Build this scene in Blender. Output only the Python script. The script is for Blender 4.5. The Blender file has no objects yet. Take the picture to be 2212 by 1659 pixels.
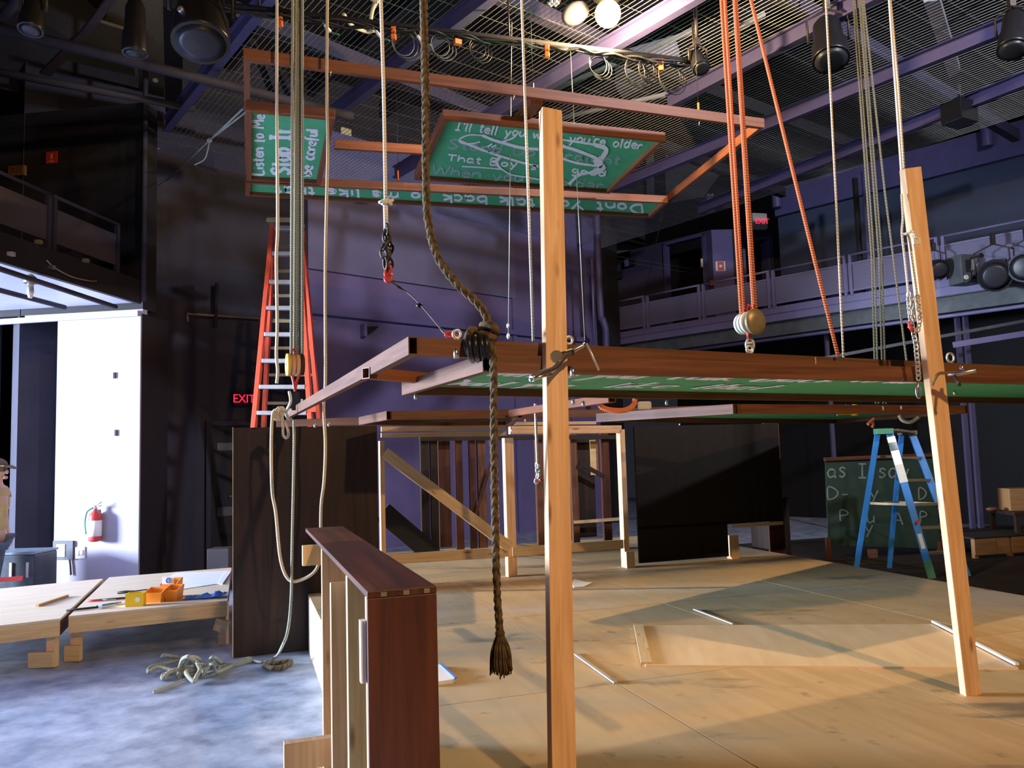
import bpy, math, random
from mathutils import Vector, Matrix

# ------------------------------------------------------------------ camera, world, lights, exposure
S = bpy.context.scene
COL = S.collection
F = 1755.0
CAMZ = 1.65
R3 = Matrix.Rotation(math.radians(90 + 4.82), 3, 'X') @ Matrix.Rotation(-math.atan(0.029), 3, 'Z')
cam = bpy.data.cameras.new('camera')
cam.sensor_width = 36.0
cam.lens = F / 2212 * 36.0
cam.clip_end = 200
camo = bpy.data.objects.new('camera', cam)
camo.matrix_world = Matrix.Translation((0, 0, CAMZ)) @ R3.to_4x4()
COL.objects.link(camo)
S.camera = camo

w = bpy.data.worlds.new('dim_room')
S.world = w
w.use_nodes = True
w.node_tree.nodes['Background'].inputs[0].default_value = (0.50, 0.52, 0.72, 1)
w.node_tree.nodes['Background'].inputs[1].default_value = 0.030

S.view_settings.view_transform = 'Standard'
S.view_settings.look = 'None'
S.view_settings.gamma = 1
S.view_settings.use_curve_mapping = False
S.view_settings.exposure = 0.0
S.cycles.max_bounces = 6
S.cycles.sample_clamp_indirect = 4.0

def light(name, kind, loc, energy, color, size=0.2, size_y=None, target=None, spot=None, blend=0.5, spread=None):
    l = bpy.data.lights.new(name, kind)
    l.energy = energy
    l.color = color
    if kind == 'AREA':
        l.shape = 'RECTANGLE'
        l.size = size
        l.size_y = size_y or size
        if spread: l.spread = math.radians(spread)
    else:
        l.shadow_soft_size = size
    if kind == 'SPOT':
        l.spot_size = math.radians(spot)
        l.spot_blend = blend
    o = bpy.data.objects.new(name, l)
    o.location = loc
    if target is not None:
        o.rotation_euler = (Vector(target) - Vector(loc)).to_track_quat('-Z', 'Y').to_euler()
    COL.objects.link(o)
    return o

# daylight through the loading door on the left, under the balcony
light('loading_door_daylight', 'AREA', (-15.7, 6.0, 2.45), 8600, (0.70, 0.81, 1.0), 2.6, 2.2, target=(-1.5, 4.8, 1.3))
# warm work light above and behind the photographer
light('front_work_light', 'SPOT', (3.0, -2.2, 6.0), 1450, (1.0, 0.60, 0.27), 0.10, target=(1.2, 5.0, 0.8), spot=100, blend=0.6)
# unseen neutral fill lamp, added high on the right for the back wall and gallery
light('back_wall_fill_light', 'SPOT', (6.5, 2.5, 7.6), 3600, (0.88, 0.88, 1.0), 0.25, target=(0.5, 16.0, 5.4), spot=84, blend=0.7)
# warm bulb hanging just under the wire grid (its fitting is built further down)
BULB = None

# ------------------------------------------------------------------ pixel -> place
def ray(px, py):
    return (R3 @ Vector(((px - 1106.0) / F, -(py - 829.5) / F, -1.0)))
C0 = Vector((0, 0, CAMZ))
def Pz(px, py, z):
    d = ray(px, py)
    return C0 + d * ((z - CAMZ) / d.z)
def Pd(px, py, y):
    d = ray(px, py)
    return C0 + d * (y / d.y)
def Pn(px, py, p0, n):
    d = ray(px, py)
    n = Vector(n)
    return C0 + d * ((Vector(p0) - C0).dot(n) / d.dot(n))

U2 = Vector((-0.316, 0.949, 0)).normalized()     # away, along the deck's side
V2 = Vector((0.949, 0.316, 0)).normalized()      # to the right, along the deck's back
def W(s, t, z):
    return V2 * s + U2 * t + Vector((0, 0, z))

rnd = random.Random(7)

# ------------------------------------------------------------------ mesh builder
class MB:
    def __init__(self):
        self.v = []; self.f = []; self.uv = []; self.sm = []
    def face(self, idx, uvs=None, smooth=False):
        self.f.append(tuple(idx))
        self.uv.append(uvs or [(self.v[i][0], self.v[i][1]) for i in idx])
        self.sm.append(smooth)
    def add(self, pts):
        n = len(self.v)
        self.v.extend([Vector(p) for p in pts])
        return n
    def frame_box(self, o, X, Y, Z):
        """box from corner o with edge vectors X (long), Y, Z"""
        X, Y, Z = Vector(X), Vector(Y), Vector(Z)
        o = Vector(o)
        if X.cross(Y).dot(Z) < 0:
            o = o + Y; Y = -Y
        n = self.add([o, o + X, o + X + Y, o + Y, o + Z, o + X + Z, o + X + Y + Z, o + Y + Z])
        a, b = rnd.random() * 9, rnd.random() * 9
        lx, ly, lz = X.length, Y.length, Z.length
        self.face([n, n + 3, n + 2, n + 1], [(a, b), (a, b + ly), (a + lx, b + ly), (a + lx, b)])
        self.face([n + 4, n + 5, n + 6, n + 7], [(a + .3, b + 1), (a + .3 + lx, b + 1), (a + .3 + lx, b + 1 + ly), (a + .3, b + 1 + ly)])
        self.face([n, n + 1, n + 5, n + 4], [(a + .1, b + 2), (a + .1 + lx, b + 2), (a + .1 + lx, b + 2 + lz), (a + .1, b + 2 + lz)])
        self.face([n + 2, n + 3, n + 7, n + 6], [(a + .2 + lx, b + 3), (a + .2, b + 3), (a + .2, b + 3 + lz), (a + .2 + lx, b + 3 + lz)])
        self.face([n + 1, n + 2, n + 6, n + 5], [(a, b + 4), (a, b + 4 + ly), (a + lz * .1, b + 4 + ly), (a + lz * .1, b + 4)])
        self.face([n + 3, n, n + 4, n + 7], [(a, b + 5), (a, b + 5 + ly), (a + lz * .1, b + 5 + ly), (a + lz * .1, b + 5)])
    def box(self, c, sx, sy, sz, rz=0.0, rot=None):
        M = rot or Matrix.Rotation(rz, 3, 'Z')
        X, Y, Z = M @ Vector((sx, 0, 0)), M @ Vector((0, sy, 0)), M @ Vector((0, 0, sz))
        self.frame_box(Vector(c) - (X + Y + Z) / 2, X, Y, Z)
    def beam(self, p0, p1, w, h, up=(0, 0, 1), off=(0, 0)):
        """bar from p0 to p1, w across, h along up"""
        p0, p1 = Vector(p0), Vector(p1)
        X = p1 - p0
        d = X.normalized()
        up = Vector(up)
        side = d.cross(up)
        if side.length < 1e-4: side = d.cross(Vector((1, 0, 0)))
        side.normalize()
        up = side.cross(d).normalized()
        o = p0 - side * (w / 2) - up * (h / 2) + side * off[0] + up * off[1]
        self.frame_box(o, X, side * w, up * h)
    def prism(self, poly, ext):
        poly = [Vector(p) for p in poly]
        ext = Vector(ext)
        k = len(poly)
        n = self.add(poly + [p + ext for p in poly])
        nn = Vector((0, 0, 0))
        for i in range(k):
            nn += (poly[i]).cross(poly[(i + 1) % k])
        e1 = (poly[1] - poly[0]).normalized(); e2 = nn.normalized().cross(e1)
        U = [((p - poly[0]).dot(e1), (p - poly[0]).dot(e2)) for p in poly]
        flip = nn.dot(ext) > 0
        a = list(range(k))
        if flip:
            self.face([n + i for i in reversed(a)], [U[i] for i in reversed(a)])
            self.face([n + k + i for i in a], U)
        else:
            self.face([n + i for i in a], U)
            self.face([n + k + i for i in reversed(a)], [U[i] for i in reversed(a)])
        for i in range(k):
            j = (i + 1) % k
            ids = [n + i, n + j, n + k + j, n + k + i] if flip else [n + j, n + i, n + k + i, n + k + j]
            l = (poly[j] - poly[i]).length
            self.face(ids, [(0, 0), (l, 0), (l, ext.length), (0, ext.length)])
    def tube(self, pts, r, n=8, closed=False, caps=True, rfun=None):
        pts = [Vector(p) for p in pts]
        k = len(pts)
        if k < 2: return
        def tan(i):
            if closed: return (pts[(i + 1) % k] - pts[i - 1]).normalized()
            if i == 0: return (pts[1] - pts[0]).normalized()
            if i == k - 1: return (pts[-1] - pts[-2]).normalized()
            return (pts[i + 1] - pts[i - 1]).normalized()
        t0 = tan(0)
        a = Vector((0, 0, 1)) if abs(t0.z) < 0.9 else Vector((1, 0, 0))
        nx = t0.cross(a).normalized()
        base = len(self.v)
        L = 0; lens = []
        pt = t0
        for i in range(k):
            t = tan(i)
            ax = pt.cross(t)
            if ax.length > 1e-6:
                nx = Matrix.Rotation(pt.angle(t), 3, ax.normalized()) @ nx
            nx = (nx - t * nx.dot(t)).normalized()
            pt = t
            b = t.cross(nx)
            if i: L += (pts[i] - pts[i - 1]).length
            lens.append(L)
            rr = rfun(i / (k - 1)) * r if rfun else r
            for j in range(n):
                an = 2 * math.pi * j / n
                self.v.append(pts[i] + nx * math.cos(an) * rr + b * math.sin(an) * rr)
        m = k if closed else k - 1
        for i in range(m):
            i2 = (i + 1) % k
            for j in range(n):
                j2 = (j + 1) % n
                u0, u1 = lens[i], (lens[i2] if i2 > i else L + .01)
                self.face([base + i * n + j, base + i * n + j2, base + i2 * n + j2, base + i2 * n + j],
                          [(u0, j / n), (u0, (j + 1) / n), (u1, (j + 1) / n), (u1, j / n)], True)
        if caps and not closed:
            self.face([base + j for j in reversed(range(n))])
            self.face([base + (k - 1) * n + j for j in range(n)])
    def lathe(self, prof, c, axis=(0, 0, 1), n=20, smooth=True):
        """prof: list of (radius, height) along axis from c"""
        c = Vector(c); z = Vector(axis).normalized()
        a = Vector((1, 0, 0)) if abs(z.x) < 0.9 else Vector((0, 1, 0))
        x = z.cross(a).normalized(); y = z.cross(x)
        base = len(self.v)
        for r, h in prof:
            for j in range(n):
                an = 2 * math.pi * j / n
                self.v.append(c + z * h + (x * math.cos(an) + y * math.sin(an)) * max(r, 1e-4))
        for i in range(len(prof) - 1):
            for j in range(n):
                j2 = (j + 1) % n
                self.face([base + i * n + j, base + i * n + j2, base + (i + 1) * n + j2, base + (i + 1) * n + j],
                          [(j / n, prof[i][1]), ((j + 1) / n, prof[i][1]), ((j + 1) / n, prof[i + 1][1]), (j / n, prof[i + 1][1])], smooth)
        self.face([base + j for j in reversed(range(n))])
        self.face([base + (len(prof) - 1) * n + j for j in range(n)])
    def ball(self, c, rx, ry=None, rz=None, n=14, m=9, rot=None):
        ry = ry or rx; rz = rz or rx
        c = Vector(c); base = len(self.v)
        M = rot or Matrix.Identity(3)
        for i in range(m + 1):
            th = math.pi * (i / m)
            for j in range(n):
                ph = 2 * math.pi * j / n
                s = max(math.sin(th), 1e-3)
                self.v.append(c + M @ Vector((rx * s * math.cos(ph), ry * s * math.sin(ph), rz * math.cos(th))))
        for i in range(m):
            for j in range(n):
                j2 = (j + 1) % n
                self.face([base + i * n + j, base + (i + 1) * n + j, base + (i + 1) * n + j2, base + i * n + j2], None, True)
    def loop(self, c, ax, ay, ra, rb, r, n=18, m=7):
        """closed oval ring of wire in the plane ax, ay"""
        c = Vector(c); ax = Vector(ax).normalized(); ay = Vector(ay).normalized()
        self.tube([c + ax * math.cos(2 * math.pi * i / n) * ra + ay * math.sin(2 * math.pi * i / n) * rb for i in range(n)], r, m, closed=True)
    def bounds(self):
        lo = Vector((min(p.x for p in self.v), min(p.y for p in self.v), min(p.z for p in self.v)))
        hi = Vector((max(p.x for p in self.v), max(p.y for p in self.v), max(p.z for p in self.v)))
        return lo, hi

def world_loc(o):
    v = Vector((0, 0, 0))
    while o is not None:
        v += o.location
        o = o.parent
    return v

def obj(name, mb, m, parent=None, bevel=0.0, label=None):
    if parent is None:
        lo, hi = mb.bounds()
        base = Vector(((lo.x + hi.x) / 2, (lo.y + hi.y) / 2, lo.z))
    else:
        base = world_loc(parent)
    me = bpy.data.meshes.new(name)
    me.from_pydata([tuple(p - base) for p in mb.v], [], mb.f)
    uvl = me.uv_layers.new(name='UVMap')
    k = 0
    for fi, uvs in enumerate(mb.uv):
        for q in uvs:
            uvl.data[k].uv = q
            k += 1
    me.polygons.foreach_set('use_smooth', mb.sm)
    me.materials.append(m)
    me.update()
    o = bpy.data.objects.new(name, me)
    COL.objects.link(o)
    if parent is None:
        o.location = base
    else:
        o.parent = parent
    if bevel:
        b = o.modifiers.new('bevel', 'BEVEL')
        b.width = bevel; b.segments = 2; b.limit_method = 'ANGLE'
    if label: o['label'] = label
    return o

def tag(o, label, cat, group=None, kind=None):
    o['label'] = label; o['category'] = cat
    if group: o['group'] = group
    if kind: o['kind'] = kind
    return o

def thing(name, label, cat, loc=(0, 0, 0), group=None):
    o = bpy.data.objects.new(name, None)
    o.empty_display_size = 0.1
    COL.objects.link(o)
    o.location = loc
    return tag(o, label, cat, group)

def struct(name, mb, m, parent=None):
    o = obj(name, mb, m, parent)
    if parent is None: o['kind'] = 'structure'
    return o

def boxmb(*a, **k):
    m = MB(); m.box(*a, **k); return m
def beammb(*a, **k):
    m = MB(); m.beam(*a, **k); return m
def tubemb(*a, **k):
    m = MB(); m.tube(*a, **k); return m

def smooth_path(pts, k=6):
    pts = [Vector(p) for p in pts]
    if len(pts) < 3:
        return [pts[0].lerp(pts[-1], i / k) for i in range(k + 1)]
    out = []
    for i in range(len(pts) - 1):
        p0 = pts[i - 1] if i else pts[0] * 2 - pts[1]
        p1, p2 = pts[i], pts[i + 1]
        p3 = pts[i + 2] if i + 2 < len(pts) else p2 * 2 - p1
        for j in range(k):
            t = j / k
            out.append(0.5 * ((2 * p1) + (p2 - p0) * t + (2 * p0 - 5 * p1 + 4 * p2 - p3) * t * t + (3 * p1 - p0 - 3 * p2 + p3) * t ** 3))
    out.append(pts[-1])
    return out

# ------------------------------------------------------------------ materials
def mat(name, base, rough=0.6, metal=0.0, var=0.0, vscale=6.0, emit=None, estr=0.0, second=None, coords='Object', stretch=(1, 1, 1), bump=0.0, spec=0.4):
    m = bpy.data.materials.new(name)
    m.use_nodes = True
    nt = m.node_tree
    b = nt.nodes['Principled BSDF']
    b.inputs['Base Color'].default_value = (*base, 1)
    b.inputs['Roughness'].default_value = rough
    b.inputs['Metallic'].default_value = metal
    b.inputs['Specular IOR Level'].default_value = spec
    if emit:
        b.inputs['Emission Color'].default_value = (*emit, 1)
        b.inputs['Emission Strength'].default_value = estr
    if var or second or bump:
        tc = nt.nodes.new('ShaderNodeTexCoord')
        mp = nt.nodes.new('ShaderNodeMapping')
        mp.inputs['Scale'].default_value = stretch
        nz = nt.nodes.new('ShaderNodeTexNoise')
        nz.inputs['Scale'].default_value = vscale
        nz.inputs['Detail'].default_value = 6
        nz.inputs['Roughness'].default_value = 0.62
        nt.links.new(tc.outputs[coords], mp.inputs[0])
        nt.links.new(mp.outputs[0], nz.inputs['Vector'])
        cr = nt.nodes.new('ShaderNodeValToRGB')
        cr.color_ramp.elements[0].position = 0.30
        cr.color_ramp.elements[1].position = 0.70
        c2 = second or tuple(min(1, c * (1 + var)) for c in base)
        c1 = base if second else tuple(c * (1 - var) for c in base)
        cr.color_ramp.elements[0].color = (*c1, 1)
        cr.color_ramp.elements[1].color = (*c2, 1)
        nt.links.new(nz.outputs['Fac'], cr.inputs[0])
        nt.links.new(cr.outputs[0], b.inputs['Base Color'])
        if bump:
            bp = nt.nodes.new('ShaderNodeBump')
            bp.inputs['Strength'].default_value = bump
            bp.inputs['Distance'].default_value = 0.01
            nt.links.new(nz.outputs['Fac'], bp.inputs['Height'])
            nt.links.new(bp.outputs[0], b.inputs['Normal'])
    return m

def wood(name, c1, c2, knot=None, rough=0.6, sc=(1.6, 28, 1), blotch=0.0, bcol=None):
    """grain along U, growth rings warped across V, a few knots"""
    m = bpy.data.materials.new(name)
    m.use_nodes = True
    nt = m.node_tree; N = nt.nodes; L = nt.links
    b = N['Principled BSDF']
    b.inputs['Roughness'].default_value = rough
    b.inputs['Specular IOR Level'].default_value = 0.3
    tc = N.new('ShaderNodeTexCoord')
    mp = N.new('ShaderNodeMapping'); mp.inputs['Scale'].default_value = sc
    L.new(tc.outputs['UV'], mp.inputs[0])
    nz = N.new('ShaderNodeTexNoise'); nz.inputs['Scale'].default_value = 1.6; nz.inputs['Detail'].default_value = 7; nz.inputs['Distortion'].default_value = 0.7
    L.new(mp.outputs[0], nz.inputs['Vector'])
    cr = N.new('ShaderNodeValToRGB')
    cr.color_ramp.elements[0].position = 0.32; cr.color_ramp.elements[0].color = (*c2, 1)
    cr.color_ramp.elements[1].position = 0.66; cr.color_ramp.elements[1].color = (*c1, 1)
    L.new(nz.outputs['Fac'], cr.inputs[0])
    col = cr.outputs[0]
    if knot:
        m2 = N.new('ShaderNodeMapping'); m2.inputs['Scale'].default_value = (2.2, 9, 1)
        L.new(tc.outputs['UV'], m2.inputs[0])
        vo = N.new('ShaderNodeTexVoronoi'); vo.inputs['Scale'].default_value = 1.3
        L.new(m2.outputs[0], vo.inputs['Vector'])
        k = N.new('ShaderNodeValToRGB')
        k.color_ramp.elements[0].position = 0.05; k.color_ramp.elements[0].color = (1, 1, 1, 1)
        k.color_ramp.elements[1].position = 0.16; k.color_ramp.elements[1].color = (0, 0, 0, 1)
        L.new(vo.outputs['Distance'], k.inputs[0])
        mx = N.new('ShaderNodeMix'); mx.data_type = 'RGBA'
        L.new(k.outputs[0], mx.inputs['Factor']); L.new(col, mx.inputs['A'])
        mx.inputs['B'].default_value = (*knot, 1)
        col = mx.outputs['Result']
    if blotch:
        n2 = N.new('ShaderNodeTexNoise'); n2.inputs['Scale'].default_value = 1.9; n2.inputs['Detail'].default_value = 4
        L.new(tc.outputs['UV'], n2.inputs['Vector'])
        k2 = N.new('ShaderNodeValToRGB')
        k2.color_ramp.elements[0].position = 0.42; k2.color_ramp.elements[0].color = (0, 0, 0, 1)
        k2.color_ramp.elements[1].position = 0.66; k2.color_ramp.elements[1].color = (blotch, blotch, blotch, 1)
        L.new(n2.outputs['Fac'], k2.inputs[0])
        mx = N.new('ShaderNodeMix'); mx.data_type = 'RGBA'
        L.new(k2.outputs[0], mx.inputs['Factor']); L.new(col, mx.inputs['A'])
        mx.inputs['B'].default_value = (*bcol, 1)
        col = mx.outputs['Result']
    L.new(col, b.inputs['Base Color'])
    bp = N.new('ShaderNodeBump'); bp.inputs['Strength'].default_value = 0.12; bp.inputs['Distance'].default_value = 0.002
    L.new(nz.outputs['Fac'], bp.inputs['Height']); L.new(bp.outputs[0], b.inputs['Normal'])
    return m

def rope_mat(name, c1, c2, per=0.02, rough=0.85):
    """twisted-strand stripes from the tube's own length / girth coordinates"""
    m = bpy.data.materials.new(name)
    m.use_nodes = True
    nt = m.node_tree; N = nt.nodes; L = nt.links
    b = N['Principled BSDF']; b.inputs['Roughness'].default_value = rough; b.inputs['Specular IOR Level'].default_value = 0.15
    tc = N.new('ShaderNodeTexCoord')
    sp = N.new('ShaderNodeSeparateXYZ'); L.new(tc.outputs['UV'], sp.inputs[0])
    a = N.new('ShaderNodeMath'); a.operation = 'DIVIDE'; L.new(sp.outputs[0], a.inputs[0]); a.inputs[1].default_value = per
    s = N.new('ShaderNodeMath'); s.operation = 'ADD'; L.new(a.outputs[0], s.inputs[0]); L.new(sp.outputs[1], s.inputs[1])
    t = N.new('ShaderNodeMath'); t.operation = 'MULTIPLY'; L.new(s.outputs[0], t.inputs[0]); t.inputs[1].default_value = 6.2832
    si = N.new('ShaderNodeMath'); si.operation = 'SINE'; L.new(t.outputs[0], si.inputs[0])
    cr = N.new('ShaderNodeValToRGB')
    cr.color_ramp.elements[0].position = 0.0; cr.color_ramp.elements[0].color = (*c2, 1)
    cr.color_ramp.elements[1].position = 0.45; cr.color_ramp.elements[1].color = (*c1, 1)
    mr = N.new('ShaderNodeMapRange'); mr.inputs[1].default_value = -1; mr.inputs[2].default_value = 1
    L.new(si.outputs[0], mr.inputs[0]); L.new(mr.outputs[0], cr.inputs[0])
    L.new(cr.outputs[0], b.inputs['Base Color'])
    bp = N.new('ShaderNodeBump'); bp.inputs['Strength'].default_value = 0.6; bp.inputs['Distance'].default_value = 0.004
    L.new(mr.outputs[0], bp.inputs['Height']); L.new(bp.outputs[0], b.inputs['Normal'])
    return m

M = {}
M['floor'] = mat('blue_grey_floor_paint', (0.15, 0.185, 0.27), 0.42, second=(0.44, 0.51, 0.67), vscale=4.2, bump=0.05)
M['purple'] = mat('purple_wall_paint', (0.15, 0.125, 0.30), 0.7, var=0.12, vscale=1.2)
M['bluegrey'] = mat('blue_grey_panel_paint', (0.15, 0.15, 0.29), 0.75, var=0.12, vscale=1.0)
M['char'] = mat('charcoal_paint_and_shade', (0.026, 0.025, 0.042), 0.75, var=0.2, vscale=1.3)  # also carries the shade on the back wall's left stretch
M['black'] = mat('matt_black_paint', (0.012, 0.011, 0.014), 0.8, var=0.2, vscale=3)
M['deepblack'] = mat('black_void_shade', (0.004, 0.004, 0.005), 0.9, var=0.1)
M['navy'] = mat('navy_wall_paint', (0.040, 0.058, 0.105), 0.7, var=0.15, vscale=1.0)
M['pale'] = mat('pale_lavender_plaster', (0.36, 0.345, 0.44), 0.45, var=0.06, vscale=2)
M['soffit'] = mat('pale_soffit_paint', (0.50, 0.50, 0.62), 0.35, var=0.1, vscale=3)
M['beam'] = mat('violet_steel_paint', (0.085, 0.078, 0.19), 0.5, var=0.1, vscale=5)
M['rail'] = mat('lilac_grey_steel_paint', (0.15, 0.14, 0.27), 0.5, var=0.08, vscale=5)
M['mesh'] = mat('grey_perforated_steel', (0.13, 0.125, 0.21), 0.6, var=0.1, vscale=60)
M['girder'] = mat('worn_grey_green_steel', (0.07, 0.08, 0.09), 0.6, var=0.3, vscale=5)
M['pine'] = wood('bare_pine', (0.84, 0.57, 0.34), (0.66, 0.40, 0.20), (0.30, 0.16, 0.07), blotch=0.0)
M['pine2'] = wood('yellow_pine', (0.72, 0.54, 0.30), (0.58, 0.40, 0.20), (0.28, 0.15, 0.07))
M['paleply'] = wood('pale_birch_plywood', (0.78, 0.66, 0.50), (0.70, 0.57, 0.40), None, sc=(1.2, 9, 1))
M['stain'] = wood('dark_walnut_stain', (0.115, 0.036, 0.018), (0.042, 0.016, 0.010), None, rough=0.45, sc=(0.7, 16, 1))
M['stain_blk'] = wood('black_brown_stain', (0.036, 0.018, 0.013), (0.015, 0.009, 0.007), None, rough=0.55, sc=(0.7, 10, 1))
M['tube'] = wood('brown_stained_batten', (0.19, 0.082, 0.042), (0.10, 0.043, 0.023), None, rough=0.5, sc=(1.0, 24, 1))
M['red_stain'] = wood('red_brown_batten', (0.27, 0.095, 0.040), (0.17, 0.058, 0.025), None, rough=0.5, sc=(1.0, 24, 1))
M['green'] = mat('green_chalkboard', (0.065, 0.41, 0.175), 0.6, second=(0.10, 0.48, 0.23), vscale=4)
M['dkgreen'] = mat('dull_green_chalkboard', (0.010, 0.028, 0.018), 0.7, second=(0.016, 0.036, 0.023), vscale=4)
M['chalk'] = mat('white_chalk', (0.90, 0.93, 0.96), 0.9, var=0.04, vscale=60)
M['greychalk'] = mat('smudged_grey_chalk', (0.30, 0.47, 0.40), 0.9, var=0.15, vscale=40)
M['dimchalk'] = mat('dull_chalk', (0.13, 0.17, 0.145), 0.9, var=0.2, vscale=40)
M['white_rope'] = rope_mat('white_cotton_rope', (0.80, 0.78, 0.70), (0.66, 0.63, 0.55), 0.014)
M['cream_rope'] = rope_mat('cream_laid_rope', (0.72, 0.64, 0.48), (0.50, 0.42, 0.28), 0.016)
M['grey_rope'] = rope_mat('grey_green_rope', (0.38, 0.40, 0.33), (0.27, 0.28, 0.22), 0.02)
M['olive_rope'] = rope_mat('olive_rope', (0.15, 0.14, 0.095), (0.09, 0.08, 0.05), 0.03)
M['dark_rope'] = rope_mat('brown_hemp_rope', (0.13, 0.095, 0.055), (0.05, 0.037, 0.022), 0.05)
M['orange_rope'] = rope_mat('orange_red_rope', (0.80, 0.25, 0.11), (0.66, 0.18, 0.08), 0.012)
M['steel'] = mat('bright_steel', (0.62, 0.63, 0.66), 0.3, 1.0, var=0.1)
M['galv'] = mat('galvanised_wire', (0.62, 0.62, 0.58), 0.45, 0.6)
M['iron'] = mat('dark_iron', (0.06, 0.05, 0.045), 0.5, 0.7, var=0.2)
M['brass'] = mat('dull_brass_steel', (0.30, 0.25, 0.15), 0.45, 0.5, var=0.2)
M['redmetal'] = mat('red_painted_metal', (0.55, 0.05, 0.045), 0.4, var=0.1)
M['orange'] = mat('orange_plastic', (0.85, 0.17, 0.03), 0.45, var=0.05)
M['binorange'] = mat('orange_bin_plastic', (0.85, 0.30, 0.03), 0.4, var=0.05)
M['yellow'] = mat('yellow_plastic', (0.86, 0.62, 0.02), 0.45, var=0.05)
M['blueplastic'] = mat('blue_film', (0.06, 0.22, 0.80), 0.3, var=0.15, vscale=12)
M['white'] = mat('white_paper', (0.85, 0.87, 0.90), 0.6, var=0.04)
M['offwhite'] = mat('off_white_plastic', (0.62, 0.62, 0.57), 0.5, var=0.05)
M['ladder_orange'] = mat('orange_fibreglass', (0.80, 0.11, 0.05), 0.45, var=0.1)
M['alu'] = mat('worn_aluminium', (0.60, 0.61, 0.62), 0.42, 0.7, var=0.12, vscale=12)
M['ladder_blue'] = mat('blue_fibreglass', (0.03, 0.19, 0.52), 0.45, var=0.12, vscale=5)
M['paintgreen'] = mat('green_paint_splash', (0.06, 0.22, 0.13), 0.6, var=0.1)
M['blackplastic'] = mat('black_plastic', (0.012, 0.012, 0.014), 0.35, var=0.1)
M['exitred'] = mat('lit_red_letters', (0.4, 0.0, 0.02), 0.5, emit=(1.0, 0.02, 0.07), estr=1.3)
M['bulb'] = mat('lit_warm_bulb', (1, 0.9, 0.7), 0.5, emit=(1.0, 0.74, 0.30), estr=2.8)
M['glass'] = mat('lamp_lens', (0.02, 0.022, 0.03), 0.4, 0.1)
M['roof'] = mat('dark_roof_deck', (0.022, 0.020, 0.024), 0.85, var=0.25, vscale=2)
M['duct'] = mat('grey_duct', (0.36, 0.35, 0.42), 0.6, var=0.1, vscale=3)
M['palewall'] = mat('grey_block_wall', (0.30, 0.29, 0.27), 0.8, var=0.12, vscale=5)
M['skin'] = mat('skin', (0.55, 0.34, 0.24), 0.55, var=0.05)
M['capbrown'] = mat('brown_cap_cloth', (0.13, 0.09, 0.05), 0.85, var=0.2, vscale=20)
M['tanshirt'] = mat('tan_shirt_cloth', (0.50, 0.37, 0.17), 0.85, var=0.15, vscale=10)
M['denim'] = mat('grey_blue_denim', (0.10, 0.13, 0.18), 0.85, var=0.2, vscale=20)
M['platply'] = wood('worn_platform_plywood', (0.74, 0.62, 0.46), (0.64, 0.52, 0.37), None, sc=(1.2, 9, 1))
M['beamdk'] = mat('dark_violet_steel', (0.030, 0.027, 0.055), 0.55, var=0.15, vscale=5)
M['shadowflat'] = wood('shadowed_dark_stain', (0.014, 0.009, 0.007), (0.008, 0.006, 0.005), None, rough=0.7, sc=(0.7, 10, 1))  # stain darkened to hold the shadow lying on the right flat
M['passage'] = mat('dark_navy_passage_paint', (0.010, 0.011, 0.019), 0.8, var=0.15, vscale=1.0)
M['wing'] = mat('wing_floor_shade', (0.020, 0.016, 0.013), 0.7, var=0.3, vscale=3)  # shade on the wing floor put into the colour
M['amberply'] = wood('dull_amber_plywood', (0.34, 0.19, 0.08), (0.24, 0.13, 0.055), None)
M['warmply'] = wood('yellow_loose_plywood', (0.82, 0.62, 0.38), (0.74, 0.53, 0.30), None, sc=(1.0, 7, 1))
M['seam'] = mat('pale_putty_strip', (0.42, 0.39, 0.33), 0.7, var=0.1)
M['bluetape'] = mat('blue_tape', (0.1, 0.25, 0.75), 0.5, var=0.05)

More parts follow.
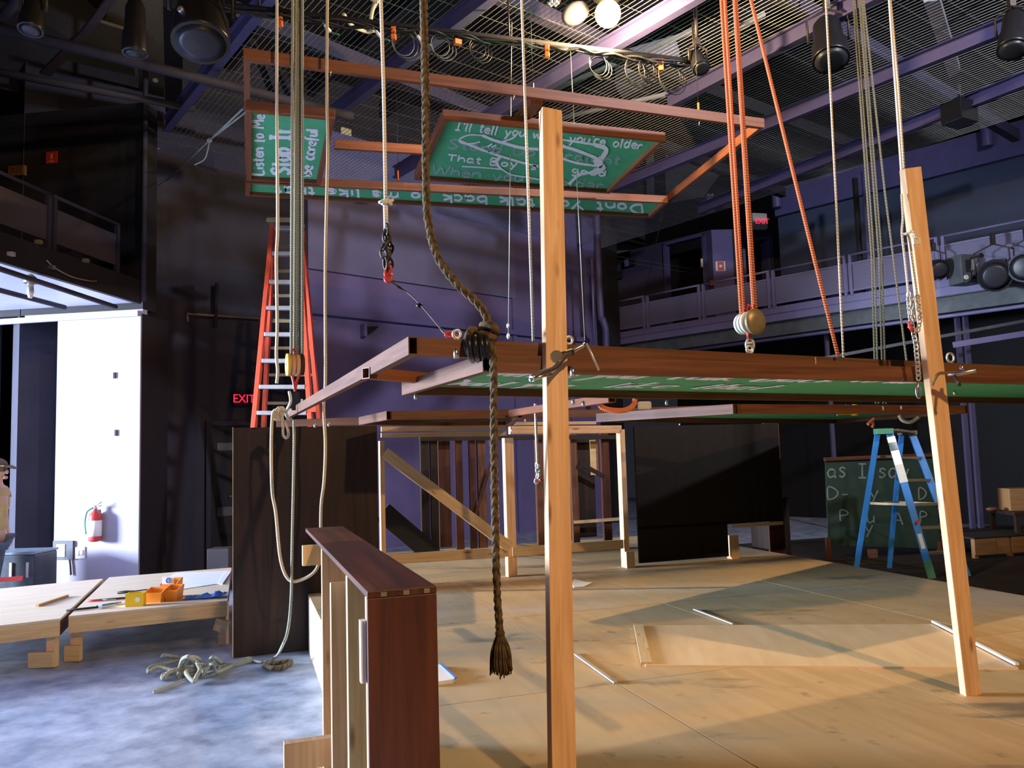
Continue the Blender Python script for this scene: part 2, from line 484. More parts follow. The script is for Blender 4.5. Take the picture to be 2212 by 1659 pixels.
# deck plywood: warm veneer with old grey-green scenic paint worn into it
def deck_mat():
    m = wood('scuffed_deck_plywood', (0.66, 0.45, 0.225), (0.56, 0.365, 0.17), None, rough=0.6, sc=(0.9, 6, 1))
    nt = m.node_tree; N = nt.nodes; L = nt.links
    b = N['Principled BSDF']
    src = b.inputs['Base Color'].links[0].from_socket
    g = N.new('ShaderNodeNewGeometry')
    def layer(src, scale, lo, hi, col, amt, sx=1.0, sy=1.0, off=0.0):
        mp = N.new('ShaderNodeMapping'); mp.inputs['Scale'].default_value = (sx, sy, 1); mp.inputs['Location'].default_value = (off, off * .7, 0)
        L.new(g.outputs['Position'], mp.inputs[0])
        n = N.new('ShaderNodeTexNoise'); n.inputs['Scale'].default_value = scale; n.inputs['Detail'].default_value = 6; n.inputs['Roughness'].default_value = 0.6
        L.new(mp.outputs[0], n.inputs['Vector'])
        r = N.new('ShaderNodeValToRGB')
        r.color_ramp.elements[0].position = lo; r.color_ramp.elements[0].color = (0, 0, 0, 1)
        r.color_ramp.elements[1].position = hi; r.color_ramp.elements[1].color = (amt, amt, amt, 1)
        L.new(n.outputs['Fac'], r.inputs[0])
        x = N.new('ShaderNodeMix'); x.data_type = 'RGBA'
        L.new(r.outputs[0], x.inputs['Factor']); L.new(src, x.inputs['A']); x.inputs['B'].default_value = (*col, 1)
        return x.outputs['Result']
    src = layer(src, 0.55, 0.48, 0.66, (0.33, 0.33, 0.26), 0.72, 0.6, 1.0, 3.1)
    src = layer(src, 0.9, 0.55, 0.75, (0.62, 0.56, 0.48), 0.6, 0.5, 1.2, 9.0)
    src = layer(src, 1.6, 0.60, 0.68, (0.12, 0.115, 0.09), 0.7, 0.45, 1.3, 5.3)
    src = layer(src, 7.0, 0.62, 0.72, (0.16, 0.11, 0.06), 0.6, 1, 1, 1.7)
    L.new(src, b.inputs['Base Color'])
    return m
M['deck'] = deck_mat()

# ------------------------------------------------------------------ the setting
fl = MB(); fl.frame_box((-16, -6, -0.2), (36, 0, 0), (0, 34, 0), (0, 0, 0.2))
struct('floor', fl, M['floor'])

# back wall
BW0 = Vector((-4.29, 13.0, 0)); BWd = Vector((0.733, 0.68, 0)).normalized(); BWn = Vector((0.68, -0.733, 0)).normalized()
def bw(t, z, off=0.0):
    return BW0 + BWd * t + BWn * off + Vector((0, 0, z))
def on_bw(px, py, off=0.0):
    return Pn(px, py, BW0 + BWn * off, BWn)
def bw_t(px, py=800):
    return (on_bw(px, py) - BW0).dot(BWd)
tA, tB, tC = -3.2, bw_t(664), 9.1
m = MB(); m.frame_box(bw(tB, 0), BWd * (tC - tB), -BWn * 0.25, (0, 0, 7.2)); struct('wall_back', m, M['purple'])
m = MB(); m.frame_box(bw(tA, 0, 0.0), BWd * (tB - tA), -BWn * 0.25, (0, 0, 7.2)); struct('wall_back_left', m, M['char'])  # left stretch darker than the purple: its shade is put into the colour
# shallow pier at the back wall's left end, same shade-dark colour
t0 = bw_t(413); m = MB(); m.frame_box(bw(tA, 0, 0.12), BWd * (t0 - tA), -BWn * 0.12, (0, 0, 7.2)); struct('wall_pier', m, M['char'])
# acoustic upper panels: bottom edge at the seam in the photo
zs = on_bw(900, 615).z
m = MB(); m.frame_box(bw(tB, zs, 0.06), BWd * (bw_t(1115) - tB), -BWn * 0.06, (0, 0, 2.55)); struct('trim_1', m, M['bluegrey'])
zl = on_bw(900, 697).z
m = MB(); m.frame_box(bw(tB, zl - 0.05, 0.10), BWd * (bw_t(1270) - tB), -BWn * 0.10, (0, 0, 0.10)); struct('trim_2', m, M['purple'])
# raised vertical pilaster strips on the back wall, right part
for k, px in enumerate((1112, 1232)):
    m = MB(); m.frame_box(bw(bw_t(px) - 0.05, 0, 0.05), BWd * 0.1, -BWn * 0.05, (0, 0, 7.0)); struct('trim_%d' % (3 + k), m, M['purple'])
m = MB(); m.frame_box(bw(bw_t(1293), 0, 0.35), BWd * (bw_t(1318) - bw_t(1293)), -BWn * 0.35, (0, 0, 7.2)); struct('wall_corner', m, M['black'])

# left wing: dark wall over the pale pier, passage beside it, balcony in front
PW = Vector((-4.80, 10.5, 0)); Pd_ = Vector((-0.99, 0.137, 0)).normalized(); Pback = Vector((0.137, 0.99, 0)).normalized()
m = MB(); m.frame_box(PW + Vector((0, 0, 3.66)), Pd_ * 8, Pback * 0.3, (0, 0, 2.80)); struct('wall_left_upper', m, M['black'])
m = MB(); m.frame_box(PW + Pd_ * .03, Pd_ * 1.185, Pback * 0.03, (0, 0, 3.60)); struct('wall_left_pier', m, M['pale'])
m = MB(); m.frame_box(PW + Pback * .031 + Pd_ * .02, Pd_ * 1.18, Pback * 0.6, (0, 0, 3.60)); struct('wall_left_pier_core', m, M['black'])
m = MB(); m.frame_box(PW + Vector((0, 0, 3.60)), Pd_ * 1.7, Pback * 0.1, (0, 0, 0.06)); m.beam(PW + Pd_ * .04 + Vector((0, 0, 3.60)) - Pback * 0.03, PW + Pd_ * 3.2 + Vector((0, 0, 3.58)) - Pback * 0.03, 0.05, 0.07); struct('trim_5', m, M['pale'])
# corner pipe running up the arris
m = MB(); m.tube([PW + Vector((0.03, -0.05, 3.75)), PW + Vector((0.03, -0.05, 8.3))], 0.035, 8); struct('trim_6', m, M['char'])
# passage walls behind the pier
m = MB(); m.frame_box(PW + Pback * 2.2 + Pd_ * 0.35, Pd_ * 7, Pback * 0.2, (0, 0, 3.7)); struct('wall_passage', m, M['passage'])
m = MB(); m.frame_box(PW + Pback * 2.1 + Pd_ * 1.45, Pd_ * 0.14, Pback * 0.1, (0, 0, 3.3)); m.frame_box(PW + Pback * 2.1 + Pd_ * 1.45 + Vector((0, 0, 2.3)), Pd_ * 4, Pback * 0.1, (0, 0, 0.06)); struct('trim_7', m, M['char'])
m = MB(); m.frame_box(PW + Pback * 1.2 + Vector((0, 0, 3.3)) + Pd_ * 1.3, Pd_ * 6, Pback * 0.25, (0, 0, 0.35)); struct('wall_passage_header', m, M['char'])
# the balcony slab: dark front edge, pale soffit
BE = Vector((-4.80, 10.45, 0)); Bd = Vector((-0.137, -0.99, 0)).normalized(); Bn = Vector((0.99, -0.137, 0)).normalized()
m = MB(); m.frame_box(BE + Vector((0, 0, 3.80)) - Bn * 11, Bd * 16, Bn * 10.98, (0, 0, 0.12)); struct('balcony_floor', m, M['char'])
m = MB(); m.frame_box(BE + Vector((0, 0, 3.74)) - Bn * 11, Bd * 16, Bn * 10.93, (0, 0, 0.055)); struct('ceiling_balcony', m, M['soffit'])
m = MB(); m.frame_box(BE + Vector((0, 0, 3.72)), Bd * 16, -Bn * 0.06, (0, 0, 0.31)); struct('trim_8', m, M['black'])
# pipes under the soffit
for k, (a, b_, zz) in enumerate((((0, 581), (250, 663), 3.60), ((0, 627), (140, 664), 3.55))):
    p, q = Pz(*a, zz), Pz(*b_, zz)
    p = p + (p - q) * 0.8
    t = tag(obj('soffit_pipe', tubemb([p, q], 0.03, 8), M['char']), ['dark pipe slung under the bright balcony soffit, nearest its front edge', 'lower dark pipe under the bright balcony soffit, further in'][k], 'pipe', 'pipes under the left balcony')

# ceiling: dark roof deck above the wire grid
m = MB(); m.frame_box((-16, -6, 8.6), (36, 0, 0), (0, 34, 0), (0, 0, 0.2)); struct('ceiling', m, M['roof'])
# far and side walls that close the room off
m = MB(); m.frame_box((-16, -6, 0), (0.2, 0, 0), (0, 10.5, 0), (0, 0, 8.6)); m.frame_box((-16, 7.5, 0), (0.2, 0, 0), (0, 20, 0), (0, 0, 8.6)); struct('wall_left', m, M['char'])
m = MB(); m.frame_box((-16, -6, 0), (36, 0, 0), (0, -0.2, 0), (0, 0, 8.6)); struct('wall_front', m, M['char'])
m = MB(); m.frame_box(bw(-14, 6.9, -0.3), BWd * 25, -BWn * 0.2, (0, 0, 1.7)); struct('wall_back_upper', m, M['roof'])

# right side: gallery, the wall behind it
GP = Vector((8.19, 13.0, 0)); Gd = Vector((-0.68, 0.73, 0)).normalized(); Gn = Vector((-0.73, -0.68, 0)).normalized()
def on_g(px, py, off=0.0):
    return Pn(px, py, GP + Gn * off, Gn)
def gt(px, off=0.0, py=620):
    return (on_g(px, py, off) - GP).dot(Gd)
def g(t, z, off=0.0):
    return GP + Gd * t + Gn * off + Vector((0, 0, z))
zr = (on_g(2212, 472).z + on_g(1827, 552).z + on_g(1391, 643).z) / 3    # handrail height
zf = zr - 0.74                                                          # gallery floor
tL, tR = gt(1313), -6.0
m = MB(); m.frame_box(g(tR, zf - 0.30, -0.04), Gd * (tL - tR), -Gn * 3.2, (0, 0, 0.28)); struct('gallery_floor', m, M['girder'])
m = MB(); m.frame_box(g(tR, zf - 0.29), Gd * (tL - tR), -Gn * 0.04, (0, 0, 0.29)); m.frame_box(g(tR, zf - 0.14, 0.03), Gd * (tL - tR), -Gn * 0.03, (0, 0, 0.02)); struct('trim_9', m, M['rail'])
m = MB(); m.frame_box(g(tR, zf - 0.56, -0.12), Gd * (tL - tR), -Gn * 0.05, (0, 0, 0.27)); m.frame_box(g(tR, zf - 0.58, 0.0), Gd * (tL - tR), -Gn * 0.25, (0, 0, 0.02)); struct('trim_10', m, M['girder'])
m = MB(); m.tube([g(tR, zr - 1.37, -0.1), g(tL - .8, zr - 1.37, -0.1)], 0.035, 8); tag(obj('lighting_pipe', m, M['rail']), 'long lilac pipe slung under the right hand gallery', 'pipe')
m = MB(); m.frame_box(g(tR, 0, -2.6), Gd * (tL - tR), -Gn * 0.2, (0, 0, zf - 0.3)); struct('wall_right_lower', m, M['deepblack'])  # shade under the gallery put into the wall's near-black colour
# upper wall in its sections
def vwall(name, px0, off0, px1, off1, z0, z1, m_, th=0.15):
    a = on_g(px0, 600, off0); b = on_g(px1, 600, off1)
    a.z = b.z = 0
    d = (b - a); n = d.cross(Vector((0, 0, 1))).normalized()
    if n.y < 0: n = -n
    mb = MB(); mb.frame_box(a + Vector((0, 0, z0)), d, n * th, (0, 0, z1 - z0))
    return struct(name, mb, m_), a, b, n
DW = -1.7                                                                # near upper wall behind the gallery
AW = -2.6
M['plum'] = mat('dark_plum_paint', (0.055, 0.046, 0.095), 0.7, var=0.12, vscale=1.2)
_, a1, a2, _n = vwall('wall_right_far', 1310, AW, 1437, AW, zf, 7.1, M['plum'])
vwall('wall_right_far_pier', 1529, AW, 1541, AW, zf, 7.1, M['plum'])
ztop = on_g(1490, 512, AW).z
vwall('wall_right_far_lintel', 1437, AW, 1529, AW, ztop, 7.1, M['plum'])
pB0 = on_g(1540, 600, AW); pB1 = Pd(1586, 600, pB0.y)
def seg(name, a, b, z0, z1, m_, th=0.12):
    a = Vector((a.x, a.y, 0)); b = Vector((b.x, b.y, 0)); d = b - a; n = d.cross(Vector((0, 0, 1))).normalized()
    if n.y < 0: n = -n
    mb = MB(); mb.frame_box(a + Vector((0, 0, z0)), d, n * th, (0, 0, z1 - z0)); return struct(name, mb, m_)
seg('wall_vestibule_front', pB0, pB1, zf, 7.1, M['purple'])
pC1 = Pd(1702, 600, pB0.y + 0.05)
pCm0 = Pd(1606, 600, pB0.y + 0.02); pCm1 = Pd(1672, 600, pB0.y + 0.04)
seg('wall_vestibule_left', pB1, pCm0, zf, 7.1, M['char'])
seg('wall_vestibule_right', pCm1, pC1, zf, 7.1, M['char'])
zt2 = Pd(1640, 512, pB0.y).z
seg('wall_vestibule_lintel', pCm0, pCm1, zt2, 7.1, M['char'])
d0, d1 = gt(1689, DW), -7.0
m = MB(); m.frame_box(g(d1, zf, DW), Gd * (d0 - d1), -Gn * 0.2, (0, 0, 7.1 - zf)); struct('wall_right_upper', m, M['navy'])
m = MB(); m.frame_box(g(d1, on_g(2212, 330, DW).z - 0.05, DW + 0.12), Gd * (d0 - d1), -Gn * 0.12, (0, 0, 0.62)); struct('trim_11', m, M['beam'])
# dark rooms behind the two doorways
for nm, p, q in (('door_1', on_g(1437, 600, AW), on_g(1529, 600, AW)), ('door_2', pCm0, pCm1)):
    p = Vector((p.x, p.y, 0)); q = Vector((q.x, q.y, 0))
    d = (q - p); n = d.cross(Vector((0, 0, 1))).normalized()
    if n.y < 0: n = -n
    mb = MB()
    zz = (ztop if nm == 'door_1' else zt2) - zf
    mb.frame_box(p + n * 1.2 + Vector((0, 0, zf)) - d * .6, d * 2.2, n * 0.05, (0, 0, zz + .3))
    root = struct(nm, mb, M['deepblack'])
    e = d.normalized()
    fr = MB()
    fr.frame_box(p + Vector((0, 0, zf)) - n * 0.05, e * 0.07, n * 0.2, (0, 0, zz))
    fr.frame_box(q + Vector((0, 0, zf)) - n * 0.05 - e * 0.07, e * 0.07, n * 0.2, (0, 0, zz))
    fr.frame_box(p + Vector((0, 0, zf + zz - 0.07)) - n * 0.05, d, n * 0.2, (0, 0, 0.07))
    obj('door_frame', fr, M['beam'], root)
    lf = MB(); lf.frame_box(q + Vector((0, 0, zf)) - n * 0.02 - e * 0.12, n * 0.85 - e * 0.12, e * 0.045, (0, 0, zz - 0.08))
    obj('door_leaf', lf, M['rail'], root)
    if nm == 'door_1':
        cl = MB(); cl.box(q + Vector((0, 0, zf + zz - 0.75)) - e * 0.14 - n * .02, 0.06, 0.05, 0.22); obj('door_latch', cl, M['offwhite'], root)

# the raised deck: front part, back part under the scaffold frame, loose sheets on top
DZ = 0.48
m = MB(); m.frame_box(W(0.536, -1.5, 0), V2 * 4.98, U2 * 8.85, (0, 0, DZ - 0.02))
m.frame_box(W(1.24, 7.41, 0), V2 * 4.28, U2 * 2.6, (0, 0, DZ - 0.02))
root = tag(obj('stage_deck', m, M['paleply']), 'low raised stage deck of scuffed plywood filling the middle', 'stage')
for i in range(4):
    for j in range(5):
        s0 = 0.536 + i * 1.245; t_0 = -1.5 + j * 1.778
        mb = MB(); mb.frame_box(W(s0 + .003, t_0 + .003, DZ - 0.02), U2 * 1.772, V2 * 1.239, (0, 0, 0.02))
        obj('plywood_sheet', mb, M['deck'], root)
mb = MB(); mb.frame_box(W(1.24, 7.41, DZ - 0.02), V2 * 4.28, U2 * 2.6, (0, 0, 0.02)); obj('plywood_sheet', mb, M['deck'], root)
# seam battens and chips on the deck
q = [Pz(x, y, DZ) for x, y in ((1376, 1355), (1395, 1441), (2200, 1447), (2014, 1352))]
mb = MB(); mb.prism(q, (0, 0, 0.012)); sheet = tag(obj('loose_plywood_sheet', mb, M['warmply']), 'clean yellow plywood sheet lying on the deck near the right post', 'plywood')
mb = MB(); mb.beam(Pz(1379, 1356, DZ) + Vector((0, 0, .018)), Pz(1397, 1440, DZ) + Vector((0, 0, .018)), 0.06, 0.012); obj('edge_strip', mb, M['pine2'], sheet)
for (a, b_, lab) in (((2016, 1351), (2198, 1446), 'thin white strip of wood along the right end of the loose plywood sheet'), ((1240, 1413), (1330, 1478), 'thin greyish strip of wood on the deck right of the near post'), ((1500, 1318), (1585, 1350), 'thin greyish strip of wood on the deck behind the loose plywood sheet')):
    mb = MB(); p, q = Pz(*a, DZ), Pz(*b_, DZ); mb.beam(p + Vector((0, 0, .026 if a[0] > 1700 else .007)), q + Vector((0, 0, .026 if a[0] > 1700 else .007)), 0.020, 0.012 if a[0] > 1700 else .008)
    tag(obj('wood_strip', mb, M['white'] if a[0] > 1700 else M['seam']), lab, 'wood strip')
mb = MB(); mb.prism([Pz(x, y, DZ) for x, y in ((1234, 1262), (1240, 1252), (1262, 1258), (1280, 1260), (1262, 1269), (1240, 1270))], (0, 0, .008)); tag(obj('paper_scrap', mb, M['white']), 'torn scrap of white paper on the deck behind the near post', 'paper')
mb = MB(); mb.prism([Pz(x, y, DZ) for x, y in ((925, 1440), (950, 1444), (984, 1472), (978, 1476), (925, 1484))], (0, 0, .02)); t = tag(obj('white_card', mb, M['white']), 'white card edged with blue tape on the deck beside the brown knee wall', 'card')
mb = MB(); mb.beam(Pz(952, 1443, DZ) + Vector((0, 0, .022)), Pz(985, 1474, DZ) + Vector((0, 0, .022)), .015, .006); obj('blue_tape', mb, M['bluetape'], t)

# dark sheet over the floor right of the deck, its colour standing for shade
mb = MB(); mb.prism([W(5.53, 12, 0), W(5.53, -1.5, 0), W(16, -1.5, 0), W(16, 12, 0)], (0, 0, .004)); struct('floor_wing_shade', mb, M['wing'])
# unseen screen left of the passage mouth, added to block daylight from it
mb = MB(); mb.frame_box(PW + Pd_ * 2.22 + Pback * .1, Pd_ * 8.9, Pback * .12, (0, 0, 3.72)); struct('wall_light_blocker', mb, M['char'])

# ------------------------------------------------------------------ chalk lettering (single-stroke hand letters)
G = {
 'L': (.55, [[(0, 1), (0, 0), (.5, 0)]]), 'M': (.85, [[(0, 0), (.1, 1), (.4, .35), (.7, 1), (.8, 0)]]),
 'S': (.6, [[(.55, .85), (.3, 1), (.05, .8), (.28, .52), (.5, .28), (.28, 0), (0, .12)]]),
 'I': (.45, [[(0, 1), (.4, 1)], [(.2, 1), (.2, 0)], [(0, 0), (.4, 0)]]),
 'B': (.6, [[(0, 0), (0, 1), (.35, .95), (.42, .75), (0, .52), (.45, .4), (.48, .12), (0, 0)]]),
 'T': (.65, [[(0, 1), (.6, 1)], [(.3, 1), (.3, 0)]]),
 'W': (.95, [[(0, 1), (.2, 0), (.45, .75), (.68, 0), (.9, 1)]]),
 'D': (.65, [[(0, 0), (0, 1), (.35, .9), (.55, .5), (.35, .1), (0, 0)]]),
 'Y': (.6, [[(0, 1), (.28, .5)], [(.58, 1), (.15, 0)]]), 'U': (.6, [[(0, 1), (.02, .2), (.25, 0), (.5, .2), (.52, 1)]]),
 'P': (.55, [[(0, 0), (0, 1), (.4, .95), (.45, .65), (0, .5)]]), 'A': (.65, [[(0, 0), (.3, 1), (.6, 0)], [(.12, .38), (.48, .38)]]),
 'H': (.6, [[(0, 0), (0, 1)], [(.5, 0), (.5, 1)], [(0, .5), (.5, .5)]]),
 'a': (.5, [[(.4, .55), (.15, .6), (.02, .3), (.15, .02), (.38, .2), (.4, .58), (.4, .1), (.47, 0)]]),
 'b': (.48, [[(0, 1), (0, 0), (.3, .02), (.42, .3), (.25, .58), (0, .4)]]),
 'c': (.45, [[(.4, .52), (.18, .6), (.02, .3), (.18, 0), (.4, .08)]]),
 'd': (.5, [[(.4, .5), (.15, .58), (.02, .28), (.18, 0), (.4, .2)], [(.42, 1), (.4, 0)]]),
 'e': (.45, [[(.03, .3), (.38, .36), (.25, .6), (.05, .45), (.05, .15), (.25, 0), (.42, .1)]]),
 'f': (.38, [[(.38, .95), (.22, .98), (.14, .7), (.12, -.3)], [(0, .5), (.32, .52)]]),
 'g': (.48, [[(.4, .55), (.15, .58), (.02, .3), (.2, .04), (.4, .3), (.4, -.25), (.2, -.42), (.03, -.3)]]),
 'h': (.48, [[(0, 1), (0, 0)], [(0, .35), (.25, .6), (.4, .4), (.42, 0)]]),
 'i': (.2, [[(.05, .58), (.06, 0)], [(.05, .82), (.07, .86)]]),
 'k': (.45, [[(0, 1), (0, 0)], [(.38, .6), (.02, .28), (.4, 0)]]),
 'l': (.2, [[(.05, 1), (.06, .05), (.14, 0)]]),
 'm': (.75, [[(0, .6), (0, 0)], [(0, .4), (.2, .6), (.33, .4), (.33, 0)], [(.33, .4), (.52, .6), (.66, .4), (.68, 0)]]),
 'n': (.48, [[(0, .6), (0, 0)], [(0, .38), (.22, .6), (.4, .4), (.42, 0)]]),
 'o': (.5, [[(.22, .6), (.03, .35), (.15, .02), (.38, .12), (.42, .42), (.22, .6)]]),
 'p': (.48, [[(0, .6), (0, -.42)], [(0, .42), (.25, .6), (.42, .3), (.22, 0), (0, .12)]]),
 'r': (.38, [[(0, .6), (0, 0)], [(0, .38), (.18, .58), (.34, .52)]]),
 's': (.42, [[(.36, .52), (.18, .62), (.06, .46), (.32, .2), (.18, 0), (.02, .08)]]),
 't': (.36, [[(.14, .95), (.14, .1), (.3, .02)], [(0, .62), (.32, .64)]]),
 'u': (.48, [[(0, .6), (.03, .1), (.2, 0), (.4, .2)], [(.4, .6), (.42, 0)]]),
 'w': (.68, [[(0, .6), (.15, 0), (.32, .5), (.48, 0), (.64, .6)]]),
 'y': (.48, [[(0, .6), (.2, .08)], [(.44, .6), (.12, -.42)]]),
 "'": (.16, [[(.08, 1), (.05, .78)]]), '-': (.4, [[(.02, .35), (.34, .37)]]), ' ': (.42, []),
}

STROKE = 0
def ribbon(mb, pts, wid, mapf, down):
    """flat chalk stroke: pts in layout units, mapped to the board, 2 mm thick"""
    if len(pts) > 2: pts = [(p.x, p.y) for p in smooth_path([(a, b, 0) for a, b in pts], 4)]
    A = []; B = []
    for i, (x, y) in enumerate(pts):
        a = pts[max(0, i - 1)]; b = pts[min(len(pts) - 1, i + 1)]
        dx, dy = b[0] - a[0], b[1] - a[1]
        l = math.hypot(dx, dy) or 1
        ww = wid * (0.85 + .3 * rnd.random()) / 2
        ox, oy = -dy / l * ww, dx / l * ww
        A.append(mapf(x + ox, y + oy)); B.append(mapf(x - ox, y - oy))
    global STROKE
    STROKE = (STROKE + 1) % 7
    A = [p + down * (.25 * STROKE) for p in A]; B = [p + down * (.25 * STROKE) for p in B]
    n = mb.add(A + B + [p + down for p in A] + [p + down for p in B]); k = len(A)
    for i in range(k - 1):
        mb.face([n + i, n + i + 1, n + k + i + 1, n + k + i])
        mb.face([n + 2 * k + i, n + 3 * k + i, n + 3 * k + i + 1, n + 2 * k + i + 1])
        mb.face([n + i, n + 2 * k + i, n + 2 * k + i + 1, n + i + 1])
        mb.face([n + k + i, n + k + i + 1, n + 3 * k + i + 1, n + 3 * k + i])

def chalk(mb, text, p0, p1, up, wid, mapf, down):
    """write text from p0 to p1 (layout coordinates), 'up' = cap-height vector"""
    tot = sum(G[c][0] + .1 for c in text)
    dx, dy = (p1[0] - p0[0]) / tot, (p1[1] - p0[1]) / tot
    x = 0
    for c in text:
        wd, strokes = G[c]
        j = rnd.uniform(-.05, .05); sc = rnd.uniform(.92, 1.08)
        for s in strokes:
            ribbon(mb, [(p0[0] + dx * (x + a) + up[0] * (b * sc + j), p0[1] + dy * (x + a) + up[1] * (b * sc + j)) for a, b in s], wid, mapf, down)
        x += wd + .1

def line(parent, mm, text, p0, p1, *args, name='chalk_word'):
    """one line of writing, each word an object of its own"""
    tot = sum(G[c][0] + .1 for c in text); x = 0; wd = ''
    at = lambda k: (p0[0] + (p1[0] - p0[0]) * k / tot, p0[1] + (p1[1] - p0[1]) * k / tot)
    x0 = 0
    for c in text + ' ':
        if c == ' ':
            if wd: mb = MB(); chalk(mb, wd, at(x0), at(x), *args); obj(name, mb, M[mm], parent)
            wd = ''; x += G[' '][0] + .1; x0 = x
        else: wd += c; x += G[c][0] + .1
def at_z(z):
    return lambda x, y: Pz(x, y, z)

# ------------------------------------------------------------------ upper hanging frame with three chalkboards
ZA = 4.8
def frame_rails(parent, corners, wid, hgt, z0, m, names='rail', bev=.003):
    """four box battens round a quad, butt-jointed, each a part; corners in order at height z0 (underside)"""
    out = []
    cs = [Vector((c.x, c.y, z0 + hgt / 2)) for c in corners]
    ctr = sum(cs, Vector((0, 0, 0))) / 4
    for i in range(4):
        a, b = cs[i], cs[(i + 1) % 4]
        d = (b - a).normalized(); side = d.cross(Vector((0, 0, 1)))
        if (ctr - a).dot(side) < 0: side = -side
        a2, b2 = a + side * wid / 2, b + side * wid / 2
        if i % 2: a2 += d * (wid + .001); b2 -= d * (wid + .001)
        out.append(obj(names, beammb(a2, b2, wid, hgt), m, parent, bevel=bev))
    return out

def board(parent, quad, z, m, rails_m, wid=.052, hgt=.094, th=.012, recess=.045):
    """a chalkboard (part) with its rim (sub-parts), underside of the rim at z"""
    cs = [Pz(x, y, z) for x, y in quad]
    ctr = sum(cs, Vector((0, 0, 0))) / 4
    mb = MB()
    ins = []
    for i, c in enumerate(cs):
        p, nx = cs[i - 1], cs[(i + 1) % 4]
        ins.append(c + ((p - c).normalized() + (nx - c).normalized()) * wid * 1.02)
    mb.prism([Vector((c.x, c.y, z + recess)) for c in ins], (0, 0, th))
    o = obj('chalkboard', mb, m, parent)
    frame_rails(o, cs, wid, hgt, z, rails_m, 'board_rim')
    return o

A_ = [Pz(*p, ZA + .098) for p in ((526, 128), (1652, 276), (1437, 445), (530, 412))]
hang = thing('hanging_chalkboard_frame', 'brown batten frame with three green chalkboards hanging high overhead', 'hanging frame', tuple(sum(A_, Vector((0, 0, 0))) / 4), 'hanging chalkboard frames')
del hang['group']
frame_rails(hang, A_, .05, .10, ZA + .098, M['red_stain'])
b1 = board(hang, ((531, 238), (724, 257), (693, 400), (533, 391)), ZA, M['green'], M['red_stain'])
b2 = board(hang, ((957, 256), (1438, 305), (1316, 419), (895, 389)), ZA, M['green'], M['red_stain'])
b3 = board(hang, ((531, 394), (1443, 438), (1406, 471), (530, 424)), ZA, M['green'], M['red_stain'])
DN = Vector((0, 0, -.002)); zb = ZA + .0449
mp = at_z(zb)
line(b1, 'chalk', 'Listen to Me', (568.7, 377), (572, 246), (-25, -1), 4.2, mp, DN)
line(b1, 'chalk', 'Stop It', (624, 377), (629, 276), (-40, -1), 6.5, mp, DN)
line(b1, 'chalk', 'Be careful', (672, 379), (687, 277), (-25, -2), 4.6, mp, DN)
line(b2, 'chalk', "I'll tell you when you're older", (983, 280), (1390, 322), (6, -19), 3.6, mp, DN)
line(b2, 'chalk', 'That Boy is no good', (965, 346), (1312, 381), (3, -14), 3.4, mp, DN)
line(b2, 'greychalk', 'Stand Up straight', (967, 319), (1343, 357), (6, -19), 4.2, mp, DN, name='smudged_chalk_word')
line(b2, 'greychalk', "When you're older", (932, 374), (1308, 409), (5, -18), 4.2, mp, DN, name='smudged_chalk_word')
mb = MB()
def zp(l): return [(880 + x / 3.814, 230 + y / 3.814) for x, y in l]
mp2 = at_z(zb - .0025)
for l, wd in (([(620, 235), (510, 232), (430, 268), (450, 300), (540, 302), (600, 288)], 3), ([(620, 235), (700, 270), (770, 292)], 6), ([(770, 292), (860, 262), (900, 235)], 3),
              ([(770, 292), (920, 335), (1080, 352)], 6), ([(1280, 325), (1400, 362), (1560, 425)], 7), ([(1280, 272), (1400, 290), (1540, 312)], 4), ([(1540, 312), (1640, 350), (1600, 430)], 9),
              ([(1600, 430), (1560, 460), (1610, 500), (1540, 540)], 13), ([(1540, 540), (1420, 560), (1330, 640)], 6), ([(1540, 430), (1600, 470)], 12),
              ([(425, 280), (600, 350), (760, 405), (940, 460), (1080, 492)], 5), ([(1280, 428), (1400, 465), (1560, 488)], 5),
              ([(450, 492), (600, 500), (770, 515)], 3), ([(770, 515), (735, 460), (770, 405)], 6), ([(770, 510), (860, 560), (1000, 582), (1085, 600)], 3), ([(660, 330), (700, 305)], 3), ([(690, 335), (735, 315)], 3)):
    ribbon(mb, zp(l), wd, mp2, DN)
obj('chalk_drawing', mb, M['chalk'], b2)
line(b3, 'chalk', 'Dont You talk back to me like that', (1386, 441), (588, 401), (1, 19), 4.6, mp, DN)
for a, b_ in (((722, 312), (912, 324)), ((1160, 214), (1122, 262))):
    p, q = Pz(*a, ZA + .148), Pz(*b_, ZA + .148)
    obj('cross_batten', beammb(p, q, .052 if a[0] < 900 else .12, .098), M['red_stain'], hang, bevel=.003)
for p in ((536, 262), (536, 372), (714, 152), (1110, 205), (1510, 262), (1024, 408)):
    c = Pz(*p, ZA + .07); mb = MB(); mb.lathe([(.006, -.03), (.008, 0), (.008, .012)], c - Vector((0, 0, .015)), n=8); obj('bolt_end', mb, M['steel'], hang)

